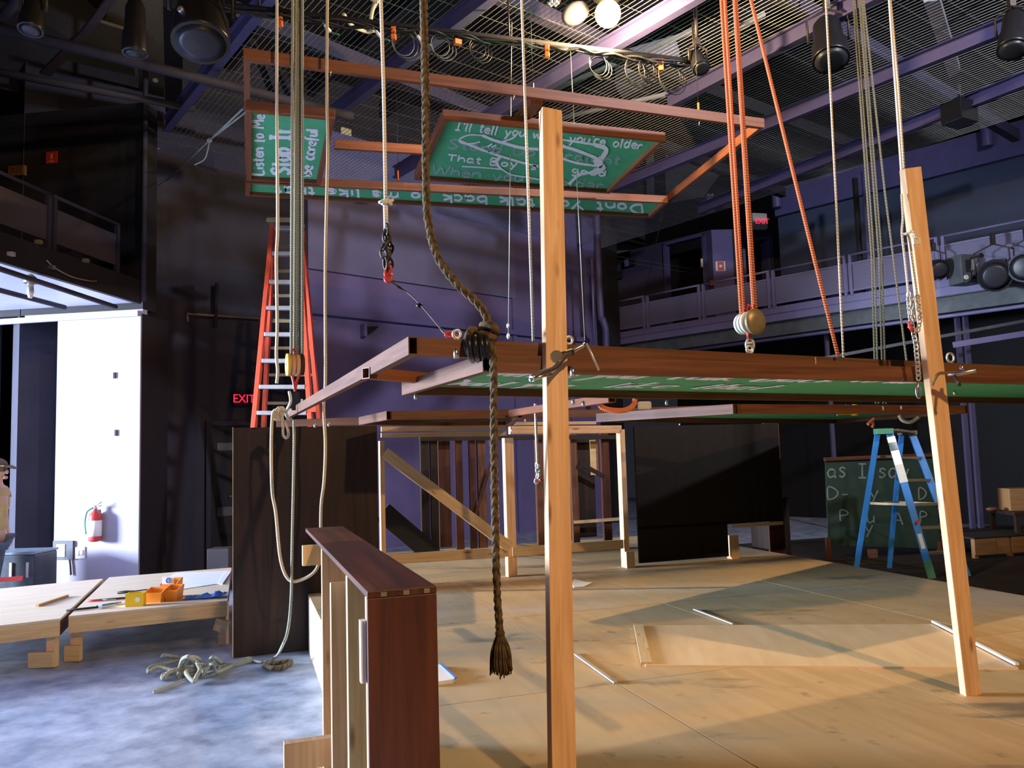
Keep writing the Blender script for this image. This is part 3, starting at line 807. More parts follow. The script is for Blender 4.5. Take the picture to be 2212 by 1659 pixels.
# hanging lines of the upper frame, and its grey guy rope to the wall
for k, (x, y, ln, lab) in enumerate(((860, 345, 0, 'thin dark wire with a red turnbuckle above the strip chalkboard'), (1152, 212, 0, 'thin wire holding the upper frame above the near post'), (1510, 252, 0, 'thin wire with an orange turnbuckle on the right end of the upper frame'))):
    p = Pz(x, y + 3, ZA + .20)
    if k == 0: p = Pz(860, 396, ZA + .20)
    t = tag(obj('hanging_wire', tubemb([p, Vector((p.x, p.y, 6.3))], .003, 5), M['iron']), lab, 'wire')
    mb = MB(); mb.tube([p + Vector((0, 0, .03)), p + Vector((0, 0, .16))], .011, 8); obj('turnbuckle', mb, M['orange'] if k != 1 else M['steel'], t)
pw = A_[3] + Vector((0, 0, .1)); e0 = Pz(526, 234, ZA + .10); e1 = on_bw(365, 386, .15)
kn = e0.lerp(e1, .34)
t = tag(obj('guy_rope', tubemb([e0, e0.lerp(e1, .3), e1], .010, 8), M['grey_rope']), 'grey guy rope from the upper frame corner down to the left wall', 'rope')
mb = MB(); mb.tube([e0 + Vector((.03, 0, -.03)), kn + Vector((0, 0, .0))], .009, 8); obj('return_line', mb, M['grey_rope'], t)
mb = MB(); mb.ball(kn, .03, .025, .025); mb.tube(smooth_path([kn, kn + Vector((-.02, 0, -.12)), kn + Vector((-.06, 0, -.22)), kn + Vector((-.17, 0, -.28))]), .008, 6); obj('knot', mb, M['grey_rope'], t)

# ------------------------------------------------------------------ lower frame that the two posts prop up
def box_rail(mb, a, b, w_, h_, th=.004):
    """hollow box batten, open ends"""
    a, b = Vector(a), Vector(b); d = (b - a).normalized(); s = d.cross(Vector((0, 0, 1))).normalized(); u = s.cross(d)
    mb.beam(a + s * (w_ - th) / 2, b + s * (w_ - th) / 2, th, h_)
    mb.beam(a - s * (w_ - th) / 2, b - s * (w_ - th) / 2, th, h_)
    mb.beam(a + u * (h_ - th) / 2, b + u * (h_ - th) / 2, w_ - 2 * th, th)
    mb.beam(a - u * (h_ - th) / 2, b - u * (h_ - th) / 2, w_ - 2 * th, th)

HB = .395                                    # height above the eye of the upper tubes, left end
def zb_at(px): return CAMZ + HB - (px - 895) / (2212 - 895) * .065
N0 = Pz(889, 749, zb_at(895)); N1 = Pz(2212, 806, zb_at(2212)); N1 = N0 + (N1 - N0) * 1.06
low = thing('lower_hanging_frame', 'doubled brown batten frame propped on two posts at eye height', 'hanging frame', (1.2, 5.0, 1.95))
RW, RH = .036, .066
mb = MB(); box_rail(mb, N0 + (N1 - N0).normalized() * .02, N1, RW, RH); obj('near_rail', mb, M['tube'], low)
F0 = Pz(628, 893, CAMZ + HB)
mb = MB(); box_rail(mb, N0 + U2 * -.03, F0, RW, RH); obj('side_rail', mb, M['tube'], low)
FR0 = Pz(598, 907, CAMZ + .365); FR1 = Pz(1560, 876, CAMZ + .36)
FR0.z = FR1.z = CAMZ + .33
mb = MB(); box_rail(mb, FR0, FR1, RW, RH); obj('far_rail', mb, M['tube'], low)
mb = MB(); box_rail(mb, Pz(1105, 893, CAMZ + .30), Pz(1322, 860, CAMZ + .30), .05, .05); obj('cross_rail', mb, M['red_stain'], low)
mb = MB(); box_rail(mb, Pz(790, 806, CAMZ + .37), Pz(1010, 826, CAMZ + .36), .05, .05); obj('cross_rail', mb, M['red_stain'], low)
# joint line on the near rail


def under_board(quad, zs, m=M['green'], wid=RW, hgt=RH, scrib=True, rail_m=M['tube'], wrt=None):
    """chalkboard slung under the frame: quad in photo coordinates of the rails' underside"""
    cs = [Pz(x, y, z) for (x, y), z in zip(quad, zs)]
    up = Vector((0, 0, hgt / 2))
    ins = []
    for i, c in enumerate(cs):
        p, nx = cs[i - 1], cs[(i + 1) % 4]
        ins.append(c + ((p - c).normalized() + (nx - c).normalized()) * wid * 1.05 + Vector((0, 0, .042)))
    mb = MB(); mb.prism(ins, (0, 0, .01))
    o = obj('chalkboard', mb, m, low)
    for i in range(4):
        a, b = cs[i] + up, cs[(i + 1) % 4] + up
        d = (b - a).normalized()
        s = d.cross(Vector((0, 0, 1)));  ctr = sum(cs, Vector((0, 0, 0))) / 4
        if (ctr - a).dot(s) < 0: s = -s
        a += s * wid / 2; b += s * wid / 2
        if i % 2 == 0: a += d * (wid + .002); b -= d * (wid + .002)
        mb = MB(); box_rail(mb, a, b, wid, hgt); obj('board_rim', mb, rail_m, o)
    e1 = (ins[1] - ins[0]); e2 = (ins[3] - ins[0])
    if wrt:
        f = lambda x, y: ins[0] + e1 * x + e2 * y
        for txt, y, x0, x1 in wrt:
            line(o, 'chalk', txt, (x0, y), (x1, y), (0.004, -.26), .010, f, Vector((0, 0, -.0015)))
    return o
zc = [CAMZ + .302, CAMZ + .25, CAMZ + .25, CAMZ + .30]
cb = under_board(((1043, 803), (2390, 833), (2330, 874), (868, 854)), zc,
            wrt=[('When you', .46, .05, .28), ('talk back', .44, .32, .62), ('to me', .42, .64, .78), ('Dont you', .90, .03, .24), ('like that', .88, .30, .60)])
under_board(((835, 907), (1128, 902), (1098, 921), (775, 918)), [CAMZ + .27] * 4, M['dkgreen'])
under_board(((1584, 894), (2092, 893), (1805, 915), (1288, 912)), [CAMZ + .215] * 4, M['green'])
# eye bolts, bolt ends
def eyebolt(c, r=.022, m=M['steel'], ax=V2):
    mb = MB(); mb.loop(c + Vector((0, 0, r + .008)), ax, (0, 0, 1), r, r, .0055); mb.tube([c - Vector((0, 0, .02)), c + Vector((0, 0, .008))], .006, 8); mb.lathe([(.012, 0), (.012, .006)], c - Vector((0, 0, .001)), n=6)
    return mb
def rail_top(px, off=0):
    zt = zb_at(px) + RH / 2
    n = Vector((0, 0, 1)).cross(N1 - N0).normalized()
    p = Pn(px, 760, N0, n); p.z = zt
    return p
mb = MB(); mb.box(rail_top(1754) - Vector((0, 0, RH / 2)), .005, RW + .003, RH + .002, math.atan2(N1.y - N0.y, N1.x - N0.x)); obj('joint', mb, M['pine2'], low)
for px in (988, 1230, 2052): obj('eye_bolt', eyebolt(rail_top(px), .015 if px != 2052 else .022, M['galv']), M['galv'], low)
for px, py in ((985, 762), (1237, 803)):
    c = Pz(px, py, zb_at(px) - RH / 2 - .012 if px != 1237 else CAMZ + .26); mb = MB(); mb.lathe([(.006, -.02), (.009, -.02), (.009, 0), (.006, .014)], c, n=8); obj('bolt_end', mb, M['steel'], low)
for px, py in ((898, 856), (2062, 848), (680, 919), (710, 917), (1135, 907), (1238, 867), (1260, 872), (1440, 869), (1468, 917), (1809, 895), (1908, 882), (1947, 880)):
    zz = CAMZ + (.285 if py < 860 else .25); c = Pz(px, py, zz); mb = MB(); mb.lathe([(.006, -.016), (.009, -.016), (.009, 0), (.006, .014)], c, n=8); obj('bolt_end', mb, M['steel'], low)

# the two props: bare pine studs
def stud(name, label, top, bot, ztop, zbot, dtop, yaw, w_=.089, t_=.038):
    a = Pd(*top, dtop); b = Pz(*bot, zbot)
    mb = MB()
    d = (b - a).normalized()
    wdir = Vector((math.cos(yaw), math.sin(yaw), 0)); wdir = (wdir - d * wdir.dot(d)).normalized(); tdir = d.cross(wdir)
    mb.frame_box(a - wdir * w_ / 2 - tdir * t_ / 2, b - a, wdir * w_, tdir * t_)
    o = tag(obj(name, mb, M['pine'], bevel=.003), label, 'post')
    return o, a, b
# nearer post: its foot is below the frame of the photo
pa = Pd(1189, 240, 3.27)
d1 = (Pd(1214, 1659, 2.82) - pa)
pb = pa + d1 * ((DZ - pa.z) / d1.z)
def stud2(name, label, a, b, yaw, w_, t_):
    mb = MB(); d = (b - a).normalized()
    wdir = Vector((math.cos(yaw), math.sin(yaw), 0)); wdir = (wdir - d * wdir.dot(d)).normalized(); tdir = d.cross(wdir)
    mb.frame_box(a - wdir * w_ / 2 - tdir * t_ / 2, b - a, wdir * w_, tdir * t_)
    return tag(obj(name, mb, M['pine'], bevel=.003), label, 'post')
post1 = stud2('pine_post', 'pale pine post in the middle foreground propping the brown frame', pa, pb, math.radians(20), .088, .043)
qa = Pd(1966, 364, 3.48); qb = Pz(2097, 1500, DZ)
post2 = stud2('pine_post', 'leaning pine post on the right with rope and chain down its left side', qa, qb, math.radians(5), .076, .046)

# bar clamp on the near post
cl = thing('bar_clamp', 'curved silver bar clamp holding the near post to the frame', 'clamp', tuple(Pd(1190, 800, 2.900)))
pts = smooth_path([Pd(1148, 818, 2.850), Pd(1170, 806, 2.880), Pd(1196, 797, 2.920), Pd(1216, 775, 2.960), Pd(1238, 758, 3.000), Pd(1264, 744, 3.020)], 5)
obj('bar', tubemb(pts, .010, 8, rfun=lambda t: 1.25 - .45 * t), M['steel'], cl)
obj('lower_jaw', tubemb([Pd(1144, 821, 2.850), Pd(1172, 812, 2.870), Pd(1190, 808, 2.900)], .007, 8), M['steel'], cl)
mb = MB(); mb.lathe([(.020, 0), (.024, .01), (.02, .022)], Pd(1203, 771, 2.960), axis=(-.2, -1, 0), n=14); obj('pad', mb, M['brass'], cl)
mb = MB(); mb.tube([Pd(1205, 771, 2.970), Pd(1236, 760, 3.000)], .013, 8); obj('screw', mb, M['iron'], cl)
obj('handle', tubemb([Pd(1266, 742, 3.020), Pd(1278, 765, 3.010), Pd(1294, 800, 3.000)], .005, 6), M['galv'], cl)
# clamp on the right post
cl = thing('bar_clamp', 'straight silver bar clamp on the leaning right post', 'clamp', tuple(Pd(2060, 810, 3.470)))
obj('bar', tubemb([Pd(2047, 808, 3.510), Pd(2075, 806, 3.490), Pd(2110, 800, 3.450)], .010, 8), M['steel'], cl)
obj('handle', tubemb([Pd(2060, 812, 3.500), Pd(2070, 826, 3.470), Pd(2073, 834, 3.470)], .007, 8), M['iron'], cl)
obj('jaw', tubemb(smooth_path([Pd(2048, 806, 3.510), Pd(2028, 807, 3.470), Pd(2017, 822, 3.450), Pd(2013, 832, 3.450)]), .007, 8), M['brass'], cl)
mb = MB(); mb.lathe([(.008, 0), (.011, .005), (.008, .02)], Pd(2078, 799, 3.480), n=10); obj('screw', mb, M['steel'], cl)

# ------------------------------------------------------------------ brown knee wall in the left foreground
kn0, kn1 = Pz(793, 1278, 1.30), Pz(945, 1270, 1.30)
kf0, kf1 = Pz(660, 1141, 1.30), Pz(745, 1138, 1.30)
kdir = (kf0 - kn0); klen = kdir.length; kdir.normalize(); kside = (kn1 - kn0); kw = .185; kside = (kside - kdir * kside.dot(kdir)).normalized()
K = lambda a, s, z: kn0 + kdir * a + kside * s + Vector((0, 0, z - kn0.z))
knee = thing('knee_wall', 'low stud wall with dark stained plank top and end, open left side', 'low wall', (kn0.x, kn0.y, 0))
mb = MB(); mb.frame_box(K(0, 0, 1.282), kdir * klen, kside * kw, (0, 0, .018)); obj('top_plank', mb, M['stain'], knee, bevel=.002)
mb = MB(); mb.frame_box(K(0, 0, .0), (0, 0, 1.281), kside * kw, kdir * .018); obj('end_plank', mb, M['stain'], knee, bevel=.002)
mb = MB(); mb.frame_box(K(.02, kw - .012, .0), (0, 0, 1.28), kdir * 1.28, kside * .012); obj('right_panel', mb, M['stain_blk'], knee)
for a, mm in ((.02, 'pine2'), (.437, 'pine2'), (.925, 'pine'), (1.26, 'pine')):
    mb = MB(); mb.frame_box(K(a, .002, .0), (0, 0, 1.28 if a != .925 else 1.19), kside * .14, kdir * .038); obj('stud', mb, M[mm], knee, bevel=.002)
mb = MB(); mb.frame_box(K(.75, .06, 1.195), kdir * .14, kside * .06, (0, 0, .085)); obj('cleat', mb, M['pine2'], knee)
mb = MB(); mb.frame_box(K(1.52, -.055, 1.185), kdir * .05, kside * .19, (0, 0, .085)); obj('cleat', mb, M['pine2'], knee)
mb = MB(); mb.frame_box(K(1.05, -.16, .50), kdir * .05, kside * .18, (0, 0, .10)); obj('cleat', mb, M['pine'], knee, bevel=.002)
mb = MB(); mb.frame_box(K(.03, -.014, 1.06), kdir * .03, kside * .014, (0, 0, .16)); obj('spacer', mb, M['white'], knee)
for s in (.035, .095, .15):
    mb = MB(); mb.frame_box(K(-.002, s, 1.284), kdir * .003, kside * .016, (0, 0, .012)); obj('staple', mb, M['brass'], knee)

# ------------------------------------------------------------------ facade: stained flats and the open scaffold frame
flat = thing('stained_flat', 'tall dark brown stained flat standing at the deck left corner', 'scenery flat', tuple(W(.56, 7.385, 0)))
mb = MB(); mb.frame_box(W(-.076, 7.372, 0.005), (0, 0, 1.925), V2 * 1.23, U2 * .03); obj('face', mb, M['stain_blk'], flat)
mb = MB(); mb.frame_box(W(-.082, 7.366, 0.005), (0, 0, 1.93), V2 * .005, U2 * .04); obj('edge', mb, M['paleply'], flat)
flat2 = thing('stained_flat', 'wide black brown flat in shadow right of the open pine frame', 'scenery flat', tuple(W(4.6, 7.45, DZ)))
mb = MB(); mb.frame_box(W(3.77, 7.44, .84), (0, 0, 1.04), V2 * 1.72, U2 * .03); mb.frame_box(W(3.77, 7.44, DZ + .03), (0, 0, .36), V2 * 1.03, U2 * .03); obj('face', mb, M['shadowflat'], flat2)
mb = MB(); mb.frame_box(W(4.83, 7.43, DZ), (0, 0, .24), V2 * .09, U2 * .09); obj('foot', mb, M['pine'], flat2)
mb = MB(); mb.frame_box(W(4.86, 7.425, .80), V2 * .62, U2 * .015, (0, 0, .035)); obj('ledge', mb, M['pine2'], flat2)
flat3 = tag(obj('stained_post', boxmb(W(5.62, 7.75, .98), .20, .03, 1.96, math.atan2(V2.y, V2.x)), M['stain']), 'narrow reddish brown upright board at the right end of the dark flats', 'scenery flat')
m2 = MB(); m2.frame_box(W(5.74, 8.0, 0), (0, 0, 1.05), V2 * .25, U2 * .4)
tag(obj('dark_plinth', m2, M['stain_blk']), 'dark box plinth beside the reddish brown upright board', 'box')

sc = thing('scaffold_frame', 'open pine stud frame with one diagonal brace at the back of the deck', 'stud frame', tuple(W(2.44, 7.41, DZ)))
TF = 7.415
zt = Pn(1098, 946, W(2.44, TF, 0), U2).z
def up_(px, z0, z1, name='stud', dep=.089, wid=.07, mm='pine'):
    c = Pn(px, 1000, W(2.4, TF, 0), U2)
    mb = MB(); mb.frame_box(Vector((c.x, c.y, z0)) - V2 * wid / 2, (0, 0, z1 - z0), V2 * wid, U2 * dep); return obj(name, mb, M[mm], sc, bevel=.002)
up_(826, DZ, zt, wid=.042); up_(1101, DZ, zt + .0, wid=.089); up_(1347, DZ, zt + .06, wid=.055)
def hz(pxa, pya, pxb, pyb, h, name='rail', off=0.0, mm='pine2', d=.038):
    a, b = Pn(pxa, pya, W(2.4, TF, 0), U2), Pn(pxb, pyb, W(2.4, TF, 0), U2)
    o = obj(name, beammb(a + U2 * (d / 2 + off), b + U2 * (d / 2 + off), d, h), M[mm], sc, bevel=.002)
    return o
hz(824, 927, 1094, 923, .045, mm='pine2'); hz(824, 940, 1094, 936, .040, off=.004)
hz(1105, 929, 1343, 927, .075, mm='pine', d=.10); hz(1115, 915, 1290, 913, .03, mm='pine2', off=.02)
hz(835, 1208, 1096, 1191, .09, off=-.045); hz(1106, 1192, 1345, 1175, .085, off=-.02)
hz(828, 978, 1096, 1180, .10, 'diagonal_brace', off=-.09)
mb = MB(); c = Pn(1358, 1205, W(2.4, TF, 0), U2); mb.frame_box(Vector((c.x, c.y, DZ)) - V2 * .045 - U2 * .045, (0, 0, .16), V2 * .09, U2 * .044); obj('foot_block', mb, M['pine'], sc, bevel=.002)
for k, (px, py) in enumerate(((965, 925), (1001, 922))):
    pass
# inner studs seen through the open frame, their shade put into stain colours
inner = thing('rear_stud_wall', 'shadowy row of rough studs seen through the open pine frame', 'stud frame', tuple(W(2.3, 9.0, DZ)))
TI = 8.9
def istud(px, z0, z1, wpx, mm, t=TI):
    c = Pn(px, 1000, W(2.4, t, 0), U2); wd = wpx / F * c.y
    mb = MB(); mb.frame_box(Vector((c.x, c.y, z0)) - V2 * wd / 2, (0, 0, z1 - z0), V2 * wd, U2 * .06); return obj('stud', mb, M[mm], inner)
for px, wpx, mm in ((918, 18, 'stain_blk'), (938, 16, 'stain_blk'), (992, 15, 'stain'), (1021, 13, 'stain'), (1041, 18, 'tube'), (1068, 15, 'pine'), (1166, 16, 'tube'), (1241, 14, 'tube'), (1309, 17, 'stain')):
    istud(px, DZ, 1.86, wpx, mm)
istud(960, .62, 1.82, 26, 'stain', TI + .08); istud(1265, .62, 1.84, 40, 'stain_blk', TI + .12)
mb = MB(); a, b = Pn(905, 948, W(2.4, TI, 0), U2), Pn(1330, 944, W(2.4, TI, 0), U2); mb.beam(a - U2 * .03, b - U2 * .03, .06, .05); obj('header', mb, M['stain_blk'], inner)
mb = MB(); a, b = Pn(1236, 1128, W(2.4, TI, 0), U2), Pn(1342, 1120, W(2.4, TI, 0), U2); mb.beam(a - U2 * .03, b - U2 * .03, .03, .035); obj('cross_batten', mb, M['pine2'], inner)
mb = MB(); a, b = Pn(1020, 1130, W(2.4, TI, 0), U2), Pn(1062, 985, W(2.4, TI, 0), U2); mb.beam(a - U2 * .05, b - U2 * .05, .02, .03); obj('diagonal_brace', mb, M['stain'], inner)
mb = MB(); a, b = Pn(1248, 1000, W(2.4, TI, 0), U2), Pn(1302, 1030, W(2.4, TI, 0), U2); mb.beam(a - U2 * .05, b - U2 * .05, .02, .05); obj('diagonal_brace', mb, M['stain_blk'], inner)
mb = MB(); c = Pn(1284, 990, W(2.4, TI + .1, 0), U2); mb.frame_box(c - V2 * .05 - Vector((0, 0, .2)), V2 * .1, U2 * .02, (0, 0, .42)); obj('amber_panel', mb, M['pine2'], inner)
# sloping dark stair stringer in the left bay
st = MB(); a, b = Pn(826, 1105, W(2.4, 8.2, 0), U2), Pn(935, 1198, W(2.4, 8.2, 0), U2); st.beam(a, b, .05, .20); tag(obj('stair_stringer', st, M['black']), 'black sloping stair stringer behind the left bay of the pine frame', 'stair')

# ------------------------------------------------------------------ ropes, chains, pulley blocks
def rope_pts(pts, y0, y1=None, top=6.28):
    """photo points down a hanging rope, at distance y0 (top) .. y1 (bottom); carried up to the grid"""
    k = len(pts)
    out = [Pd(x, y, y0 + ((y1 or y0) - y0) * i / max(1, k - 1)) for i, (x, y) in enumerate(pts)]
    if top and out[0].z < top:
        d = (out[0] - out[1]).normalized()
        out.insert(0, out[0] + d * ((top - out[0].z) / d.z))
    return out
def laid(mb, pts, R, n=3, pitch=.11, seg=6):
    """n strands twisted round the path"""
    dense = []
    for i in range(len(pts) - 1):
        l = (pts[i + 1] - pts[i]).length
        m = max(1, int(l / .016))
        for j in range(m): dense.append(pts[i].lerp(pts[i + 1], j / m))
    dense.append(pts[-1])
    for s in range(n):
        out = []; L = 0
        for i, p in enumerate(dense):
            a = dense[max(0, i - 1)]; b = dense[min(len(dense) - 1, i + 1)]
            t = (b - a).normalized()
            if i: L += (p - dense[i - 1]).length
            x = t.cross(Vector((0.3, 1, .1))).normalized(); y = t.cross(x)
            an = 2 * math.pi * (L / pitch + s / n)
            out.append(p + (x * math.cos(an) + y * math.sin(an)) * R * .5)
        mb.tube(out, R * .56, seg)
def chainmb(mb, pts, r, ln, wd):
    """alternating oval links along the points"""
    k = 0
    for i in range(len(pts) - 1):
        d = pts[i + 1] - pts[i]; n = max(1, round(d.length / (ln * 1.45)))
        dn = d.normalized(); s = dn.cross(Vector((0, 1, 0.01))).normalized(); f = dn.cross(s)
        for j in range(n):
            c = pts[i] + d * ((j + .5) / n)
            a = s if k % 2 else (f * .8 + s * .6).normalized()
            mb.loop(c, dn, a, ln, wd, r, 12, 6); k += 1

# white rope left, ending free
tag(obj('rope', tubemb(smooth_path(rope_pts([(598, 0), (598, 240), (600, 480), (597, 560), (599, 700), (597, 765), (600, 800), (598, 828)], 6.3), 4), .013, 8), M['white_rope']), 'white rope with a free frayed end in front of the orange ladder', 'rope')
# tackle at the far left corner of the lower frame
FD = 6.45
tk = thing('rope_tackle', 'bundle of grey green tackle ropes on a yellow wooden pulley block', 'tackle', tuple(Pd(638, 790, FD)))
for x0, x1, dd in ((632, 629, 0), (640, 636, .03), (644.5, 641, .06), (653, 653, .0), (650, 648, .05)):
    obj('tackle_line', tubemb(rope_pts([(x0, 0), (x1, 765)], FD + dd), .0125, 7), M['grey_rope'] if x0 != 650 else M['olive_rope'], tk)
bc = Pd(638, 788, FD); bx = Vector((.92, .39, 0))
def cheek(mb, c, off, r, rz, th, ax):
    mb.lathe([(.01, -th / 2), (r, -th / 2), (r * 1.02, 0), (r, th / 2), (.01, th / 2)], c + ax * off, axis=ax, n=22)
mb = MB(); cheek(mb, bc, -.055, .088, .088, .03, bx); obj('cheek_plate', mb, mat('yellow_varnished_wood', (.78, .55, .12), .35, var=.1), tk)
for off in (-.018, .018, .052): 
    mb = MB(); cheek(mb, bc, off, .082, .082, .026, bx); obj('sheave_shell', mb, M['pine'] if off < .04 else M['stain'], tk)
mb = MB(); mb.tube([bc - bx * .075, bc + bx * .075], .010, 8); obj('axle', mb, M['steel'], tk)
mb = MB(); mb.tube(smooth_path([Pd(630, 808, FD), Pd(634, 824, FD), Pd(637, 842, FD)]), .012, 7); mb.tube(smooth_path([Pd(648, 808, FD), Pd(641, 824, FD), Pd(637, 846, FD)]), .011, 7); mb.loop(Pd(636, 762, FD), (1, 0, 0), (0, 0, 1), .018, .03, .007); obj('hook', mb, M['redmetal'], tk)
mb = MB(); sl = [Pd(x, y, 6.5) for x, y in ((628, 848), (645, 846), (651, 872), (644, 886), (630, 886), (626, 868))]; mb.prism(sl, (0, .03, 0)); obj('webbing_sling', mb, M['blackplastic'], tk)
mb = MB(); mb.tube(smooth_path([Pd(625, 846, 6.4), Pd(628, 868, 6.35), Pd(618, 890, 6.4), Pd(622, 903, 6.45), Pd(630, 905, 6.5)]), .012, 7); mb.tube([Pd(652, 862, 6.4), Pd(652, 886, 6.4)], .008, 7); obj('shackle', mb, M['galv'], tk)
# cream rope: down behind the knee wall, a long loop, back up to a knot on the frame corner
cp = rope_pts([(707, 0), (706, 200), (708, 320), (703, 560), (703, 820), (699, 880), (703, 960), (700, 1040), (694, 1090), (693, 1150), (693, 1195), (682, 1232), (652, 1252), (624, 1252), (606, 1208), (596, 1110), (588, 1060), (586, 970), (588, 905), (592, 888), (600, 886)], 6.35)
cr_ = tag(obj('rope', tubemb(smooth_path(cp, 5), .0125, 8), M['cream_rope']), 'long cream rope hanging in a deep loop behind the knee wall', 'rope')
mb = MB()
for a in range(3): mb.loop(Pd(600 + a * 3, 893, 6.38), (.7, .3, .5), (.1, .1, 1), .03, .045, .011, 12, 6)
mb.tube(smooth_path([Pd(609, 892, 6.36), Pd(611, 920, 6.36), Pd(612, 940, 6.36), Pd(619, 946, 6.36), Pd(623, 935, 6.36), Pd(616, 910, 6.36)]), .011, 7); obj('knot', mb, M['cream_rope'], cr_)
# grey rope falling to the floor and the tangle at its end
gp = [Pd(635, 908, 6.55), Pd(635, 980, 6.5), Pd(631, 1180, 6.4), Pd(629, 1290, 6.3), Pd(622, 1360, 6.2), Pd(610, 1395, 6.1), Pz(596, 1418, .02), Pz(570, 1430, .015), Pz(545, 1427, .015)]
g_ = tag(obj('rope', tubemb(smooth_path(gp, 6), .011, 8), M['grey_rope']), 'thin grey rope running from the frame corner down to the floor', 'rope')
mb = MB(); r2 = random.Random(4)
def flo(x, y, z=.015): return Pz(x, y, z)
loops = [[(440, 1452, .02), (400, 1455, .02), (345, 1442, .06), (322, 1452, .04), (330, 1440, .05), (400, 1424, .03), (430, 1425, .1), (412, 1420, .16), (392, 1446, .05), (385, 1460, .02)],
         [(470, 1440, .02), (430, 1448, .03), (360, 1455, .03), (352, 1466, .02), (370, 1450, .06), (420, 1440, .05), (450, 1438, .04)],
         [(386, 1450, .04), (395, 1424, .15), (412, 1420, .17), (424, 1444, .05), (402, 1452, .06), (418, 1472, .03), (424, 1462, .05), (432, 1446, .08), (426, 1432, .12), (434, 1452, .03)],
         [(440, 1460, .02), (444, 1446, .07), (470, 1440, .05), (468, 1452, .05), (455, 1428, .09), (462, 1420, .12), (478, 1432, .03), (500, 1437, .015), (545, 1427, .015)],
         [(350, 1420, .07), (356, 1415, .1), (372, 1418, .06), (420, 1427, .03), (460, 1442, .02), (480, 1440, .015), (520, 1430, .015), (540, 1422, .02), (520, 1428, .015), (480, 1448, .012), (440, 1462, .012)],
         [(402, 1466, .015), (370, 1480, .012), (330, 1495, .012)]]
pb_ = None
for k, l in enumerate(loops):
    mb = MB(); mb.tube(smooth_path([flo(*p) for p in l], 6), .016 if k != 5 else .010, 8)
    if k == 0: pile = tag(obj('rope_tangle', mb, M['grey_rope']), 'tangled heap of pale rope lying on the blue grey floor', 'rope')
    else: obj('rope_coil', mb, M['grey_rope'], pile)
mb = MB(); mb.tube(smooth_path([flo(570, 1438, .02), flo(590, 1444, .03), flo(615, 1440, .03), flo(628, 1430, .02), flo(600, 1432, .03), flo(575, 1432, .03)]), .022, 7); obj('rope_coil', mb, M['dark_rope'], pile)

# white rope, knot, black chain, red shackle and cable
CD = 3.25
ch = thing('rope_with_chain', 'white rope ending in a rusty black chain with red shackle', 'rope', tuple(Pd(835, 600, CD)))
obj('line', tubemb(smooth_path(rope_pts([(823, 0), (829, 200), (833, 436)], CD), 5), .0075, 8), M['white_rope'], ch)
obj('lower_line', tubemb([Pd(832.5, 436, CD), Pd(834, 494, CD)], .010, 8), M['white_rope'], ch)
mb = MB()
for a in ((0, 0, 0), (.012, 0, .004), (-.01, 0, .006)): mb.loop(Pd(834, 437, CD) + Vector(a), (1, 0, .3), (0, 1, .5), .017, .014, .007, 12, 6)
mb.tube([Pd(838, 437, CD), Pd(846, 441, CD - .01)], .007, 6); obj('knot', mb, M['white_rope'], ch)
mb = MB(); chainmb(mb, [Pd(834, 488, CD), Pd(836, 520, CD), Pd(829, 535, CD), Pd(834, 580, CD)], .0055, .026, .015)
chainmb(mb, [Pd(835, 510, CD + .03), Pd(842, 530, CD + .03), Pd(838, 560, CD + .02), Pd(842, 575, CD + .02), Pd(838, 592, CD + .01)], .0055, .026, .015)
obj('chain', mb, M['iron'], ch)
mb = MB(); mb.loop(Pd(838, 585, CD), (.3, 0, 1), (1, 0, 0), .022, .010, .006); mb.loop(Pd(839, 600, CD), (1, 0, .2), (0, .3, 1), .013, .018, .007); mb.tube([Pd(833, 607, CD), Pd(845, 604, CD)], .007, 8); obj('shackle', mb, M['redmetal'], ch)
obj('cable', tubemb(smooth_path([Pd(841, 606, CD), Pd(858, 618, CD), Pd(880, 632, CD), Pd(905, 655, 3.2), Pd(935, 690, 3.15), Pd(957, 716, 3.1), Pd(966, 722, 3.06)]), .0035, 6, rfun=lambda t: 1.6 if t < .25 or t > .8 else .8), M['iron'], ch)
mb = MB(); mb.ball(Pd(906, 660, 3.2), .014, .010, .010); obj('cable_clip', mb, M['iron'], ch)
mb = MB(); mb.loop(Pd(972, 723, 3.05), (1, .2, 0), (0, .2, 1), .018, .011, .0045); mb.tube([Pd(966, 722, 3.05), Pd(992, 727, 3.06)], .005, 6); obj('eye_shackle', mb, M['redmetal'], ch)

# thick brown rope tied round the near rail, with a frayed tassel
RD = 3.02
hr = thing('hemp_rope', 'thick dark brown twisted rope knotted on the frame, frayed tassel below', 'rope', tuple(Pd(1080, 1460, RD)))
mb = MB(); laid(mb, smooth_path(rope_pts([(915, 0), (919, 200), (921, 420), (927, 490), (945, 555), (985, 612), (1022, 645), (1045, 672), (1054, 700), (1050, 722)], RD), 6), .0165, 3, .10); obj('upper_line', mb, M['dark_rope'], hr)
mb = MB(); laid(mb, smooth_path([Pd(1052, 722, RD - .02), Pd(1062, 745, RD - .03), Pd(1066, 800, RD - .03), Pd(1067, 950, RD), Pd(1070, 1150, RD), Pd(1074, 1280, RD), Pd(1080, 1370, RD)], 6), .0155, 3, .10); obj('lower_line', mb, M['dark_rope'], hr)
mb = MB()
kc = Pd(1052, 716, RD)
mb.tube(smooth_path([kc + Vector(v) for v in ((-.02, -.02, .02), (.02, -.045, .015), (.035, -.01, -.01), (.0, .03, -.005), (-.03, 0, -.01), (-.005, -.045, -.02), (.03, -.02, -.03))], 6), .015, 8)
mb.tube(smooth_path([kc + Vector(v) for v in ((-.03, 0, .0), (-.06, -.03, .0), (-.075, -.045, -.05), (-.06, -.04, -.09), (-.03, -.02, -.085))], 6), .014, 8); obj('knot', mb, M['dark_rope'], hr)
mb = MB()
